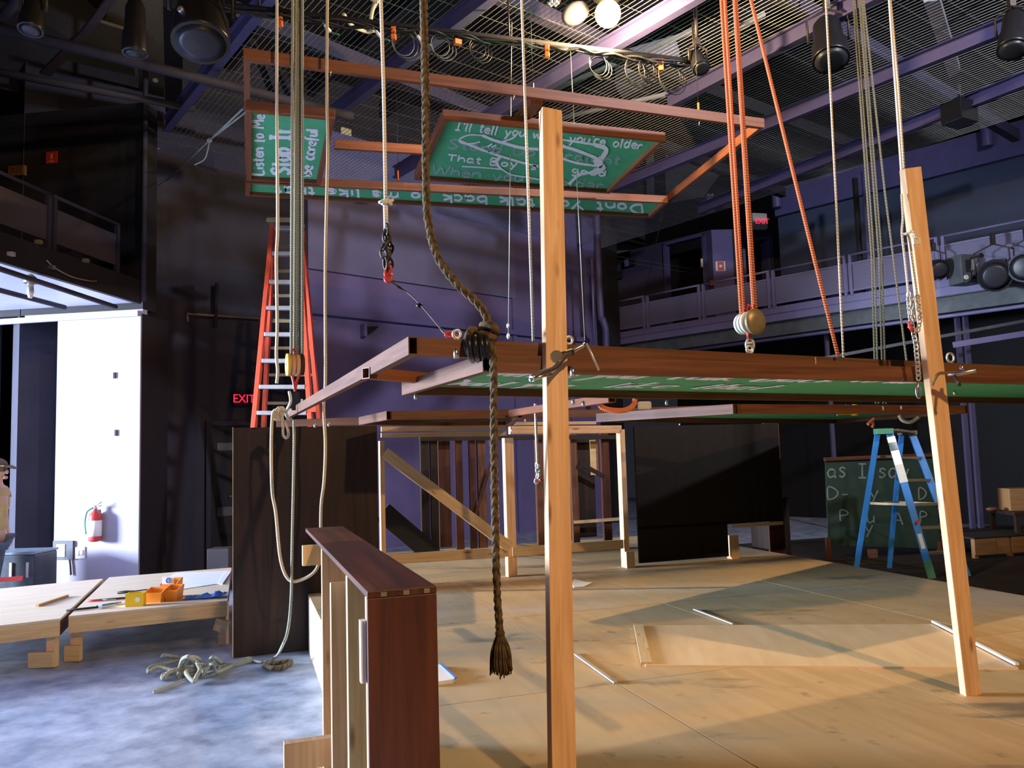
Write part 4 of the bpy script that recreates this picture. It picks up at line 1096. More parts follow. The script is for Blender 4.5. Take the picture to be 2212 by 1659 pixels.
for dx in (0, .022, .045, .062):
    mb.tube(smooth_path([Pd(1016, 728, 3.1) + Vector((dx, .03, .01)), Pd(1012, 730, 2.97) + Vector((dx, 0, .0)), Pd(1016, 764, 2.96) + Vector((dx * 1.05, 0, 0)), Pd(1020, 776, 3.02) + Vector((dx, .04, 0))]), .013, 7)
mb.prism([Pd(1000, 752, 3.0), Pd(1012, 730, 3.0), Pd(1028, 728, 3.0), Pd(1030, 768, 3.0), Pd(1016, 776, 3.0)], (0, -.015, 0))
obj('rail_wrapping', mb, M['blackplastic'], hr)
mb = MB(); tb = Pd(1080, 1366, RD)
for i in range(70):
    a = rnd.random() * 6.28; q = rnd.random() ** .5
    e = Pd(1084, 1462 - rnd.random() * 22, RD) + Vector((math.cos(a) * .042 * q, math.sin(a) * .042 * q, 0))
    md = tb.lerp(e, .45) + Vector((math.cos(a) * .016, math.sin(a) * .016, 0))
    mb.tube(smooth_path([tb + Vector((math.cos(a) * .008, math.sin(a) * .008, 0)), md, e], 4), .0027, 4)
mb.lathe([(.013, 0), (.018, -.012), (.015, -.03)], tb + Vector((0, 0, .01)), n=12)
obj('frayed_tassel', mb, M['dark_rope'], hr)

tag(obj('rope', tubemb(rope_pts([(1127, 0), (1152, 737)], 3.26), .0058, 8), M['white_rope']), 'thin taut white rope just left of the near post', 'rope')
t = tag(obj('rope', tubemb([Pd(1156, 872, 5.83), Pd(1158, 925, 5.83), Pd(1161, 1002, 5.83)], .010, 8), M['white_rope']), 'short white rope and small chain dangling below the frame beside the near post', 'rope')
mb = MB(); chainmb(mb, [Pd(1159, 1000, 5.83), Pd(1163, 1022, 5.83), Pd(1158, 1044, 5.83)], .006, .022, .014); chainmb(mb, [Pd(1162, 1000, 5.85), Pd(1165, 1028, 5.85)], .006, .022, .014); obj('chain', mb, M['galv'], t)
mb = MB(); mb.tube([Pd(1165, 1034, 5.83), Pd(1172, 1040, 5.83)], .012, 7); obj('shackle', mb, M['redmetal'], t)

# orange tackle on the near rail
OD = 3.55
ot = thing('rope_tackle', 'orange tackle ropes on a brass and steel pulley block', 'tackle', tuple(Pd(1621, 750, OD)))
for (x0, x1, y1, dd) in ((1558, 1601, 678, 0), (1566, 1607, 680, .03), (1586, 1628, 676, .04), (1590, 1633, 676, .0)):
    obj('tackle_line', tubemb(rope_pts([(x0, 0), (x1, y1)], OD + dd), .0078, 7), M['orange_rope'], ot)
obj('hauling_line', tubemb(rope_pts([(1622, 0), (1810, 768)], 3.8, 3.64), .0088, 8), M['orange_rope'], ot)
c = Pd(1622, 697, OD); ax = Vector((.35, -.93, 0)).normalized()
mb = MB(); mb.lathe([(.01, .008), (.050, .008), (.052, 0), (.050, -.008), (.01, -.008)], c + ax * .03, axis=ax, n=24)
for v in mb.v: v.z = c.z + (v.z - c.z) * 1.12
obj('cheek_plate', mb, M['brass'], ot)
for off in (.008, -.014, -.036):
    mb = MB(); mb.lathe([(.01, .007), (.047, .007), (.049, 0), (.047, -.007), (.01, -.007)], c + ax * off - Vector((.012, 0, 0)), axis=ax, n=24); obj('sheave', mb, M['offwhite'], ot)
mb = MB(); mb.loop(Pd(1618, 668, OD), (1, 0, 0), (0, 0, 1), .009, .018, .005); mb.tube([Pd(1616, 715, OD), Pd(1618, 730, OD)], .010, 7); obj('strop', mb, M['redmetal'], ot)
mb = MB(); mb.loop(Pd(1620, 745, OD), (1, 0, 0), (0, 0, 1), .017, .026, .006); mb.tube([Pd(1612, 741, OD), Pd(1629, 741, OD)], .006, 7); obj('shackle', mb, M['galv'], ot)
obj('eye_bolt', eyebolt(rail_top(1620), .016, M['galv']), M['galv'], ot)

tag(obj('rope', tubemb(rope_pts([(1784, 0), (1805, 410), (1822, 773)], 3.68), .0052, 7), M['cream_rope']), 'thin pale rope right of the orange tackle ropes', 'rope')
og = thing('rope_tackle', 'bundle of olive brown tackle ropes behind the frame on the right', 'tackle', tuple(Pd(1880, 884, 7.3)))
for x0, x1, dd in ((1843, 1886, 0), (1849, 1892, .05), (1856, 1902, .08), (1861, 1908, .0)):
    obj('tackle_line', tubemb(rope_pts([(x0, 0), (x1 - 3, 560), (x1 + 6, 872)], 7.3 + dd), .0085, 7), M['olive_rope'], og)
obj('hauling_line', tubemb(rope_pts([(1865, 0), (1912, 420), (1958, 778), (1966, 850)], 7.2), .009, 7), M['olive_rope'], og)
c = Pd(1846, 886, 7.2); mb = MB(); mb.lathe([(.01, .02), (.05, .02), (.05, -.02), (.01, -.02)], c, axis=(1, .3, 0), n=18); mb.box(c + Vector((-.10, 0, -.01)), .10, .06, .055); obj('pulley_block', mb, M['yellow'], og)
mb = MB(); mb.tube(smooth_path([Pd(1826, 874, 7.2), Pd(1829, 888, 7.2), Pd(1836, 895, 7.2)]), .010, 7); obj('hook', mb, M['galv'], og)
# orange sling and white tag on the far rail
mb = MB(); mb.tube(smooth_path([Pd(1294, 862, 5.2), Pd(1298, 878, 5.2), Pd(1320, 886, 5.2), Pd(1350, 886, 5.2), Pd(1368, 876, 5.2), Pd(1372, 862, 5.2)]), .017, 8); tag(obj('lifting_sling', mb, M['orange_rope']), 'orange lifting sling hanging under the frame right of the near post', 'sling')
mb = MB(); mb.box(Pd(1392, 876, 5.2), .09, .03, .05); tag(obj('cloth_pad', mb, M['offwhite'], bevel=.012), 'crumpled off white pad beside the orange lifting sling', 'pad')
mb = MB(); mb.tube(smooth_path([Pd(1942, 897, 7), Pd(1950, 908, 7), Pd(1968, 911, 7), Pd(1986, 900, 7)]), .017, 8); tag(obj('rope', mb, M['cream_rope']), 'short bight of cream rope above the blue ladder', 'rope')
mb = MB(); mb.tube(smooth_path([Pd(1890, 903, 7), Pd(1880, 912, 7), Pd(1874, 917, 7)]), .014, 8); mb.tube(smooth_path([Pd(1884, 906, 7), Pd(1886, 918, 7), Pd(1884, 923, 7)]), .013, 8); tag(obj('rope', mb, M['orange_rope']), 'frayed tan rope ends hanging above the blue ladder top', 'rope')

# rope, wrapping and chain down the side of the leaning right post
rp = thing('rope_with_chain', 'white rope and galvanised chain running down the leaning right post', 'rope', tuple(Pd(1985, 850, 3.65)))
def post2_at(py, dx, dy=-.035):
    k = (py - 364) / (1500 - 364); p = qa.lerp(qb, k)
    pxl = 1966 + (2097 - 1966) * k
    return Pd(pxl + dx, py, p.y + dy)
obj('line', tubemb(rope_pts([(1921, 0), (1934, 180), (1947, 364), (1949, 420)], 3.72), .0062, 8), M['white_rope'], rp)
obj('second_line', tubemb(rope_pts([(1923, -4), (1940, 180), (1953, 364)], 3.76), .0056, 8), M['cream_rope'], rp)
mb = MB()
mb.tube(smooth_path([post2_at(420, -25, -.02), post2_at(470, -28), post2_at(505, -34), post2_at(560, -34), post2_at(640, -35)]), .005, 7)
mb.tube(smooth_path([post2_at(505, -30), post2_at(512, -20), post2_at(560, -18), post2_at(640, -16), post2_at(690, -14)]), .005, 7)
mb.tube(smooth_path([post2_at(506, -32), post2_at(504, -22, -.05), post2_at(500, -10, -.06), post2_at(518, -4, -.06)]), .006, 7)
mb.box(post2_at(521, -4, -.06), .03, .012, .03); obj('wrapping', mb, M['white_rope'], rp)
mb = MB()
chainmb(mb, [post2_at(632, -34), post2_at(660, -36), post2_at(690, -36), post2_at(745, -31), post2_at(820, -34)], .0032, .014, .009)
chainmb(mb, [post2_at(640, -27), post2_at(668, -33), post2_at(692, -30)], .0032, .014, .009)
chainmb(mb, [post2_at(636, -16), post2_at(690, -16), post2_at(716, -24)], .0028, .012, .008)
obj('chain', mb, M['galv'], rp)
mb = MB(); mb.tube([post2_at(704, -42), post2_at(716, -34)], .008, 7); mb.tube([post2_at(712, -38), post2_at(694, -42)], .007, 7); obj('shackle', mb, M['redmetal'], rp)
mb = MB(); mb.loop(post2_at(846, -38), (0, 0, 1), (1, 0, 0), .028, .009, .0045); mb.tube([post2_at(826, -36), post2_at(858, -42)], .004, 7); obj('snap_hook', mb, M['steel'], rp)
# thin dark lines in front of the back wall
for a, b_, d_, lab in (((1432, 440), (1391, 646), 9.5, 'thin dark cable slanting from the upper frame toward the gallery rail'), ((1101, 462), (1098, 726), 8.5, 'fine pale bead line hanging between the thick rope and near post'), ((1250, 470), (1263, 735), 9.0, 'fine pale line hanging right of the near post')):
    p, q = Pd(*a, d_), Pd(*b_, d_)
    if d_ < 9.4: p = p + (p - q) * ((6.33 - p.z) / (p.z - q.z))
    else: p = A_[2] + Vector((0, 0, .05)); q = on_g(1391, 645, .0)
    t = tag(obj('thin_line', tubemb([p, q], .006 if d_ > 9.4 else .004, 5), M['iron'] if d_ > 9.4 else M['galv']), lab, 'wire')
    if d_ == 8.5:
        mb = MB(); mb.ball(q, .02, .02, .035, 8, 6); mb.ball(q + Vector((0, 0, .11)), .018, .018, .03, 8, 6); obj('weight', mb, M['galv'], t)

# ------------------------------------------------------------------ ladders
OLD = 10.4
ol = thing('step_ladder', 'tall orange fibreglass stepladder standing by the dark back wall', 'ladder', (*Pd(612, 1200, OLD).xy, 0))
def to_floor(a, b):
    d = b - a; return a + d * (-a.z / d.z)
fl_t, fl_b = Pd(589, 490, OLD + .15), Pd(549, 915, OLD - .45)
fr_t, fr_b = Pd(646, 490, OLD + .15), Pd(671, 915, OLD - .45)
bl_t, bl_b = Pd(591, 490, OLD + .35), Pd(570, 915, OLD + 1.2)
br_t, br_b = Pd(652, 500, OLD + .35), Pd(690, 915, OLD + 1.2)
F_ = [(a, to_floor(a, b)) for a, b in ((fl_t, fl_b), (fr_t, fr_b), (bl_t, bl_b), (br_t, br_b))]
for i, (a, b) in enumerate(F_):
    obj('front_rail' if i < 2 else 'rear_rail', beammb(a, b, .055, .09, up=(0, 1, .1)), M['ladder_orange'], ol, bevel=.004)
def at_py(i, py):
    a, b = F_[i]; lo, hi = 0.0, 1.0
    for _ in range(30):
        md = (lo + hi) / 2; p = a.lerp(b, md); loc = R3.transposed() @ (p - C0); y = 829.5 - F * loc.y / -loc.z
        if y < py: lo = md
        else: hi = md
    return a.lerp(b, (lo + hi) / 2)
for py in (494, 549, 610, 666, 723, 780, 836, 892, 950, 1010):
    a, b = at_py(0, py), at_py(1, py); obj('step', beammb(a + (b - a).normalized() * .035, b - (b - a).normalized() * .035, .10, .05), M['alu'], ol, bevel=.004)
for py in (533, 586, 639, 694, 752, 810, 871, 930):
    a, b = at_py(2, py), at_py(3, py); obj('rear_rung', beammb(a + (b - a).normalized() * .035, b - (b - a).normalized() * .035, .035, .04), M['brass'], ol)
mb = MB(); mb.beam(Pd(583, 482, OLD + .25), Pd(652, 482, OLD + .25), .34, .06); obj('top_cap', mb, M['brass'], ol, bevel=.008)
mb = MB(); mb.box(at_py(1, 880) + Vector((.05, -.05, 0)), .08, .02, .12); obj('foot_plate', mb, M['ladder_orange'], ol)

bt1, bt2 = Pd(1908, 938, 10.25), Pd(1960, 940, 10.45)
fA, fB = Pz(2013, 1250, 0), Pz(1849, 1231, 0)
rg = Vector((.46, .06, 0))
bl = thing('step_ladder', 'blue fibreglass stepladder splashed with paint beside the deck', 'ladder', (5.0, 10.2, 0))
legs = []
for nm, top, foot, wd in (('front_rail', bt1 + Vector((.07, -.03, 0)), fA, .085), ('rear_rail', bt1 - Vector((.06, -.03, 0)), fB, .065), ('front_rail', bt2 + Vector((.05, -.03, 0)), fA + rg, .085), ('rear_rail', bt2 - Vector((.06, -.03, 0)), fB + rg, .06)):
    mb = MB(); mb.beam(top, foot, .035, wd, up=(1, -.2, 0)); o = obj(nm, mb, M['ladder_blue'], bl, bevel=.004); legs.append((top, foot, o))
mb = MB(); mb.frame_box(bt1 + Vector((-.11, -.08, 0)), Vector((.20, -.02, 0)), Vector((.02, .16, 0)), (0, 0, .07)); obj('top_cap_end', mb, M['paintgreen'], bl, bevel=.006)
mb = MB(); mb.beam(bt1 + Vector((.1, 0, .05)), bt2 + Vector((.02, 0, .03)), .20, .025); mb.box(bt2 + Vector((.0, 0, .03)), .18, .16, .05); obj('top_cap', mb, M['brass'], bl)
t0_, f0_, o0_ = legs[0]
for a, b, mm, nm in ((.02, .22, 'white', 'label_sticker'), (.06, .12, 'paintgreen', 'paint_splash'), (.22, .345, 'offwhite', 'label_sticker'), (.70, .80, 'offwhite', 'label_sticker'), (.88, 1.0, 'paintgreen', 'paint_splash')):
    mb = MB(); mb.beam(t0_.lerp(f0_, a), t0_.lerp(f0_, b), .039, .089 if mm != 'offwhite' or a < .5 else .045, up=(1, -.2, 0)); obj(nm, mb, M[mm], o0_)
mb = MB(); mb.lathe([(.022, 0), (.022, .004)], t0_.lerp(f0_, .615) + Vector((0, -.05, 0)), axis=(0, -1, 0), n=14); obj('red_dot', mb, M['redmetal'], o0_)
for k, s in enumerate((.17, .33, .50, .66, .83)):
    a = legs[0][0].lerp(legs[0][1], s); b = legs[2][0].lerp(legs[2][1], s); d = (b - a).normalized(); obj('step', beammb(a + d * .03, b - d * .03, .08, .03), M['brass'], bl)
for s in (.16, .50):
    a = legs[1][0].lerp(legs[1][1], s); b = legs[3][0].lerp(legs[3][1], s); d = (b - a).normalized(); obj('rear_rung', beammb(a + d * .03, b - d * .03, .03, .03), M['brass'], bl)
for i, j in ((0, 1), (2, 3)):
    a = legs[i][0].lerp(legs[i][1], .5); b = legs[j][0].lerp(legs[j][1], .5); d = (b - a).normalized(); obj('spreader', beammb(a + d * .05, b - d * .05, .008, .03), M['brass'], bl)
# chalkboard wall behind the blue ladder
q = [Pd(1783, 995, 11.7), Pd(2022, 985, 12.0), Pd(2030, 1185, 12.0), Pd(1790, 1178, 11.7)]
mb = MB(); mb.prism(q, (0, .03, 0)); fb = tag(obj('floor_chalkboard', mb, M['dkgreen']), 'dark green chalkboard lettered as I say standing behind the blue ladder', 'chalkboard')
fb['label'] = 'dark green chalkboard with faint chalk lettering standing behind the blue ladder'
f = lambda x, y: Pn(x, y, q[0] + Vector((0, -.002, 0)), (q[1] - q[0]).cross(Vector((0, 0, 1))))
dn = Vector((0, -.0015, 0))
line(fb, 'dimchalk', 'as I say', (1787, 1031), (1968, 1033), (0, -32), 3.6, f, dn)
for args in (('D-  y', (1788, 1080), (1902, 1076), (0, -28)), ('D', (1985, 1078), (2006, 1076), (0, -26)), ('P  u  A', (1815, 1126), (1955, 1134), (0, -24)), ('P', (1988, 1130), (2006, 1130), (0, -22)), ('y', (1868, 1150), (1890, 1150), (0, -26))):
    line(fb, 'dimchalk', *args, 3, f, dn, name='faint_chalk_word')
mb = MB(); mb.beam(q[0] + Vector((-.02, -.02, .02)), q[1] + Vector((.02, -.02, .02)), .05, .05); obj('top_batten', mb, M['stain'], fb)
for p in (q[3], q[2]):
    mb = MB(); mb.beam(p + Vector((0, .02, .1)), Vector((p.x, p.y + .02, 0)), .06, .06); obj('leg', mb, M['stain'], fb)
mb = MB(); mb.box(Pz(1885, 1196, .06), .12, .06, .12); tag(obj('wood_block', mb, M['tube']), 'small wood block on the floor under the green chalkboard', 'block')
# low plywood risers beyond the right end of the deck
rs = thing('low_riser', 'low plywood faced riser on the dark floor at far right', 'platform', tuple(Pz(2160, 1207, 0)))
a, b = Pz(2108, 1208, 0), Pz(2222, 1200, 0); d = (b - a).normalized(); n_ = d.cross(Vector((0, 0, -1)))
if n_.y < 0: n_ = -n_
mb = MB(); mb.frame_box(a + Vector((0, 0, .27)), d * 1.5, n_ * 1.0, (0, 0, .02)); obj('top', mb, M['wing'], rs)
for s, l in ((.0, .36), (.37, .2), (.62, .25), (.90, .3)):
    mb = MB(); mb.frame_box(a + d * s + Vector((0, 0, .05)), d * l, n_ * .02, (0, 0, .22)); obj('front_panel', mb, M['amberply'], rs)
for s in (0.02, .6, 1.4):
    mb = MB(); mb.frame_box(a + d * s + n_ * .03, d * .06, n_ * .06, (0, 0, .27)); obj('leg', mb, M['amberply'], rs)
tb_ = thing('work_table', 'dark table in the shadows at far right behind the leaning post', 'table', tuple(Pz(2190, 1170, 0)))
c = Pd(2212, 1105, 12.2)
mb = MB(); mb.box((c.x + .3, 12.2, c.z), 1.3, .7, .05); obj('tabletop', mb, M['stain_blk'], tb_)
for sx in (-.6, .6):
    for sy in (-.3, .3):
        mb = MB(); mb.box((c.x + .3 + sx, 12.2 + sy, (c.z - .025) / 2), .06, .06, c.z - .026); obj('leg', mb, M['stain_blk'], tb_)
mb = MB(); p = Pd(2184, 1098, 12.1); mb.frame_box((p.x, 12.1, c.z + .026), (.45, 0, 0), (0, .3, 0), (0, 0, .32)); tag(obj('cardboard_box', mb, M['amberply']), 'plain tan box on the dark table at the far right edge', 'box')
mb = MB(); p = Pd(2121, 1104, 12.1); mb.ball((p.x + .18, 12.15, c.z + .055), .09, .06, .03); tag(obj('crumpled_cloth', mb, M['tube']), 'crumpled reddish cloth on the dark table at far right', 'cloth')

# ------------------------------------------------------------------ work platforms on the left
PZ = .40
def platform(label, corners, legs_px, leg_blocks):
    cs = [Pz(x, y, PZ) for x, y in corners]     # front-left, front-right, back-right, back-left
    r = thing('work_platform', label, 'platform', tuple(Vector((sum(c.x for c in cs) / 4, sum(c.y for c in cs) / 4, 0))))
    mb = MB(); mb.prism([c - Vector((0, 0, .02)) for c in cs], (0, 0, .02)); obj('top', mb, M['platply'], r)
    for i in range(4):
        a, b = cs[i], cs[(i + 1) % 4]; d = (b - a).normalized(); s = Vector((0, 0, 1)).cross(d)
        if (sum(cs, Vector((0, 0, 0))) / 4 - a).dot(s) < 0: s = -s
        a2, b2 = a + s * .02, b + s * .02
        if i % 2: a2 = a2 + d * .041; b2 = b2 - d * .041
        mb = MB(); mb.beam(a2 - Vector((0, 0, .081)), b2 - Vector((0, 0, .081)), .038, .12); obj('joist', mb, M['pine2'] if i != 1 else M['stain'], r, bevel=.002)
    for (x, y), blk in zip(legs_px, leg_blocks):
        p = Pz(x, y, 0); mb = MB(); mb.frame_box(p - Vector((.035, 0, 0)), (.07, 0, 0), (0, .07, 0), (0, 0, PZ - .022)); obj('leg', mb, M['pine'], r, bevel=.002)
        if blk:
            mb = MB(); mb.box(p + Vector((blk[0], -.021, blk[1])), blk[2], .04, blk[3], rot=Matrix.Rotation(blk[4], 3, 'Y')); obj('foot_block', mb, M['pine2'], r, bevel=.002)
    return r, cs
p2, c2 = platform('right work platform covered in tools, with yellow and orange bins', ((148, 1331), (491, 1297), (500, 1226), (236, 1247)), ((160, 1428), (480, 1394), (470, 1330)), ((-.0, .07, .13, .13, 0), (.0, .18, .12, .11, .3), None))
p1, c1 = platform('left work platform running out of frame, almost empty pale top', ((-560, 1416), (130, 1336), (222, 1250), (-400, 1310)), ((108, 1442), (-400, 1500)), ((-.06, .07, .20, .12, 0), None))
# things lying on the right platform
def on_p(x, y): return Pz(x, y, PZ)
yb = on_p(289, 1311); mb = MB(); mb.frame_box(yb + Vector((-.075, 0, 0)), (.145, .03, 0), (-.02, .10, 0), (0, 0, .012)); 
for o_, X, Y, Z in (((-.075, 0, .012), (.145, .03, 0), (-.001, .006, 0), (0, 0, .10)), ((-.095, .095, .012), (.145, .03, 0), (-.001, .006, 0), (0, 0, .10)), ((-.075, .006, .012), (.006, .001, 0), (-.018, .088, 0), (0, 0, .10)), ((.064, .035, .012), (.006, .001, 0), (-.018, .088, 0), (0, 0, .10))):
    mb.frame_box(yb + Vector(o_), X, Y, Z)
ybo = tag(obj('screw_box', mb, M['yellow']), 'yellow box with round white label on the right work platform', 'box')
mb = MB(); mb.lathe([(.022, 0), (.022, .003)], yb + Vector((.025, .017, .06)), axis=(.2, -1, 0), n=16); obj('label', mb, M['white'], ybo)
for k, (x, y, w_, h_, lab) in enumerate(((331, 1302, .17, .12, 'orange parts bin, left one of the three beside the yellow box'), (349, 1299, .15, .17, 'tallest orange parts bin with a white label, middle of the three'), (368, 1299, .13, .13, 'orange parts bin at the right end of the three'))):
    p = on_p(x, y); p.y += (0, .16, .02)[k]
    mb = MB()
    b0 = [(-w_ * .38, 0), (w_ * .38, 0), (w_ * .40, .12), (-w_ * .40, .12)]; t0 = [(-w_ / 2, -.025), (w_ / 2, -.025), (w_ / 2, .135), (-w_ / 2, .135)]
    n = mb.add([p + Vector((a, b, 0)) for a, b in b0] + [p + Vector((a, b, h_ * (.75 if i < 2 else 1))) for i, (a, b) in enumerate(t0)] + [p + Vector((a * .9, b * .9 + .006, h_ * (.75 if i < 2 else 1))) for i, (a, b) in enumerate(t0)] + [p + Vector((a * .9, b * .9 + .006, .008)) for a, b in b0])
    mb.face([n, n + 3, n + 2, n + 1])
    for i in range(4):
        j = (i + 1) % 4
        mb.face([n + i, n + j, n + 4 + j, n + 4 + i]); mb.face([n + 4 + i, n + 4 + j, n + 8 + j, n + 8 + i]); mb.face([n + 8 + i, n + 8 + j, n + 12 + j, n + 12 + i])
    mb.face([n + 12, n + 13, n + 14, n + 15])
    bo = tag(obj('parts_bin', mb, M['binorange']), lab, 'bin', 'orange parts bins')
    if k == 1:
        mb = MB(); mb.frame_box(p + Vector((-.055, -.028, h_ * .77)), (.11, 0, 0), (0, .004, 0), (0, 0, .07)); obj('label', mb, M['white'], bo)
        mb = MB(); mb.loop(p + Vector((0, -.031, h_ * .77 + .035)), (1, 0, 0), (0, 0, 1), .016, .022, .005); obj('label_mark', mb, M['bluetape'], bo)
mb = MB(); mb.prism([on_p(x, y) for x, y in ((352, 1254), (380, 1238), (488, 1234), (470, 1262), (378, 1276))], (0, 0, .006)); mb.prism([on_p(x, y) + Vector((0, 0, .006)) for x, y in ((470, 1262), (488, 1234), (499, 1236), (480, 1264))], (0, 0, .004)); tag(obj('drawing_sheet', mb, M['white']), 'large white paper sheet spread on the right work platform', 'paper')
rb = random.Random(5); mb = MB(); c = on_p(444, 1292)
ring = []
for i in range(14):
    for j in range(6):
        u, v = i / 13 - .5, j / 5 - .5
        ring.append(c + Vector((u * .34 + rb.uniform(-.01, .01), v * .16 + u * .05 + rb.uniform(-.012, .012), .012 + .05 * rb.random() * max(0, 1 - abs(v) * 1.9) * (1 - abs(u)) + (.035 if i > 9 else 0) * rb.random())))
n = mb.add(ring)
for i in range(13):
    for j in range(5): mb.face([n + i * 6 + j, n + (i + 1) * 6 + j, n + (i + 1) * 6 + j + 1, n + i * 6 + j + 1])
bag = tag(obj('plastic_bag', mb, M['blueplastic']), 'crumpled blue plastic bag near the right end of the work platform', 'bag'); so = bag.modifiers.new('thick', 'SOLIDIFY'); so.thickness = .003
# tools left of the yellow box
def tool(name, lab, x, y, ang, ln, mm='iron', kind=0):
    p = on_p(x, y) + Vector((0, 0, .012)); d = Vector((math.cos(ang), math.sin(ang), 0)); s = Vector((-d.y, d.x, 0))
    mb = MB(); mb.tube([p - d * ln / 2, p + d * ln / 2], .010, 7); o = tag(obj(name, mb, M[mm]), lab, 'tool')
    if kind == 0:
        mb = MB(); mb.tube(smooth_path([p + d * ln / 2 + s * .0, p + d * (ln / 2 + .03) + s * .025, p + d * (ln / 2 + .06) + s * .004]), .008, 6); mb.tube(smooth_path([p + d * ln / 2, p + d * (ln / 2 + .03) - s * .025, p + d * (ln / 2 + .06) - s * .004]), .008, 6); obj('jaw', mb, M['steel'], o)
    elif kind == 1:
        mb = MB(); mb.beam(p + d * ln / 2 - s * .05, p + d * ln / 2 + s * .05, .028, .026); obj('head', mb, M['steel'], o)
    else:
        mb = MB(); mb.tube([p + d * ln / 2, p + d * (ln / 2 + .12)], .004, 6); obj('shank', mb, M['steel'], o)
    return o
tool('hammer', 'hammer lying nearest the front left corner of the right platform', 180, 1318, .5, .26, 'iron', 1)
tool('pliers', 'pliers lying left of the yellow box, near the platform edge', 226, 1310, .9, .16, 'bluetape', 0)
tool('screwdriver', 'screwdriver behind the pliers on the right platform', 204, 1300, .25, .12, 'redmetal', 2)
tool('wrench', 'long steel wrench lying close behind the yellow box', 252, 1296, .35, .28, 'iron', 0)
mb = MB(); p = on_p(254, 1284) + Vector((0, 0, .008)); mb.tube(smooth_path([p, p + Vector((.06, .04, 0)), p + Vector((.1, .12, .0)), p + Vector((.02, .14, 0)), p + Vector((-.04, .08, .0)), p + Vector((.08, .05, .006)), p + Vector((.2, .2, 0))]), .006, 6); tag(obj('cable_coil', mb, M['iron']), 'small loose loop of dark cable behind the yellow box', 'cable')
mb = MB(); a, b = on_p(80, 1311), on_p(145, 1289); mb.beam(a + Vector((0, 0, .011)), b + Vector((0, 0, .011)), .03, .022); tag(obj('wood_offcut', mb, M['pine2']), 'thin wood offcut lying on the left work platform', 'wood strip')

# ------------------------------------------------------------------ on the pale pier
def on_pier(x, y, off=0.0): return Pn(x, y, PW - Pback * off, Pback)
fx = thing('fire_extinguisher', 'red fire extinguisher with white label on the bright pier', 'fire extinguisher', tuple(on_pier(205, 1170, .09)))
c = on_pier(205, 1170, .085)
mb = MB(); mb.lathe([(.04, 0), (.075, .012), (.078, .03), (.078, .30), (.07, .35), (.03, .39), (.022, .41)], c, n=22); obj('cylinder', mb, M['redmetal'], fx)
mb = MB(); mb.lathe([(.0795, .07), (.0795, .27)], c, n=22); obj('label', mb, M['white'], fx)
mb = MB(); mb.lathe([(.024, .40), (.026, .44), (.015, .46)], c, n=12); mb.tube([c + Vector((-.01, 0, .45)), c + Vector((.09, -.02, .50))], .009, 6); mb.tube([c + Vector((-.01, 0, .44)), c + Vector((.09, -.02, .455))], .008, 6); obj('valve_handle', mb, M['steel'], fx)
mb = MB(); mb.tube(smooth_path([c + Vector((-.02, -.02, .43)), c + Vector((-.09, -.03, .38)), c + Vector((-.115, -.03, .25)), c + Vector((-.10, -.03, .1))]), .010, 7); obj('hose', mb, mat('green_rubber', (.03, .22, .15), .5, var=.05), fx)
mb = MB(); mb.frame_box(c + Vector((-.02, .075, .1)), (.04, 0, 0), (0, .012, 0), (0, 0, .3)); obj('wall_bracket', mb, M['iron'], fx)
ip = thing('wall_intercom', 'grey wall panel with white speaker grille low on the pier', 'wall panel', tuple(on_pier(139, 1208, .02)))
a = on_pier(117, 1208, 0.0); e = on_pier(160, 1208, 0); e_ = (e - a); h_ = on_pier(117, 1168, 0).z - a.z
mb = MB(); mb.frame_box(a, e_, -Pback * .03, (0, 0, h_)); obj('back_plate', mb, mat('mid_grey_enamel', (.07, .075, .095), .5, var=.05), ip)
for k in range(6):
    mb = MB(); mb.frame_box(a + e_ * .2 + Vector((0, 0, h_ * (.16 + k * .115))) - Pback * .03, e_ * .42, -Pback * .008, (0, 0, h_ * .09)); obj('grille_slat', mb, M['white'], ip)
mb = MB(); mb.tube(smooth_path([on_pier(150, 1206, .02), on_pier(152, 1224, .02), on_pier(153, 1242, .02)]), .012, 6); obj('cable', mb, M['iron'], ip)
so_ = thing('wall_socket', 'white double socket beside the grey wall panel on the pier', 'socket', tuple(on_pier(173, 1208, .02)))
a = on_pier(164, 1207, 0); e_ = on_pier(184, 1206, 0) - a; h_ = on_pier(164, 1182, 0).z - a.z
mb = MB(); mb.frame_box(a, e_, -Pback * .015, (0, 0, h_)); obj('plate', mb, M['white'], so_)
for k in (.12, .55):
    mb = MB(); mb.frame_box(a + e_ * k + Vector((0, 0, h_ * .3)) - Pback * .015, e_ * .3, -Pback * .012, (0, 0, h_ * .45)); obj('outlet', mb, M['offwhite'], so_)
for k, (x, y) in enumerate(((255, 681), (247, 811), (250, 935))):
    mb = MB(); mb.box(on_pier(x, y, .012), .07 if k == 0 else .025, .02, .025 if k == 0 else .08); tag(obj('wall_clip', mb, M['iron']), ['small dark horizontal clip high on the bright pier', 'small dark upright clip midway up the bright pier', 'small dark upright clip above the extinguisher on the pier'][k], 'clip')

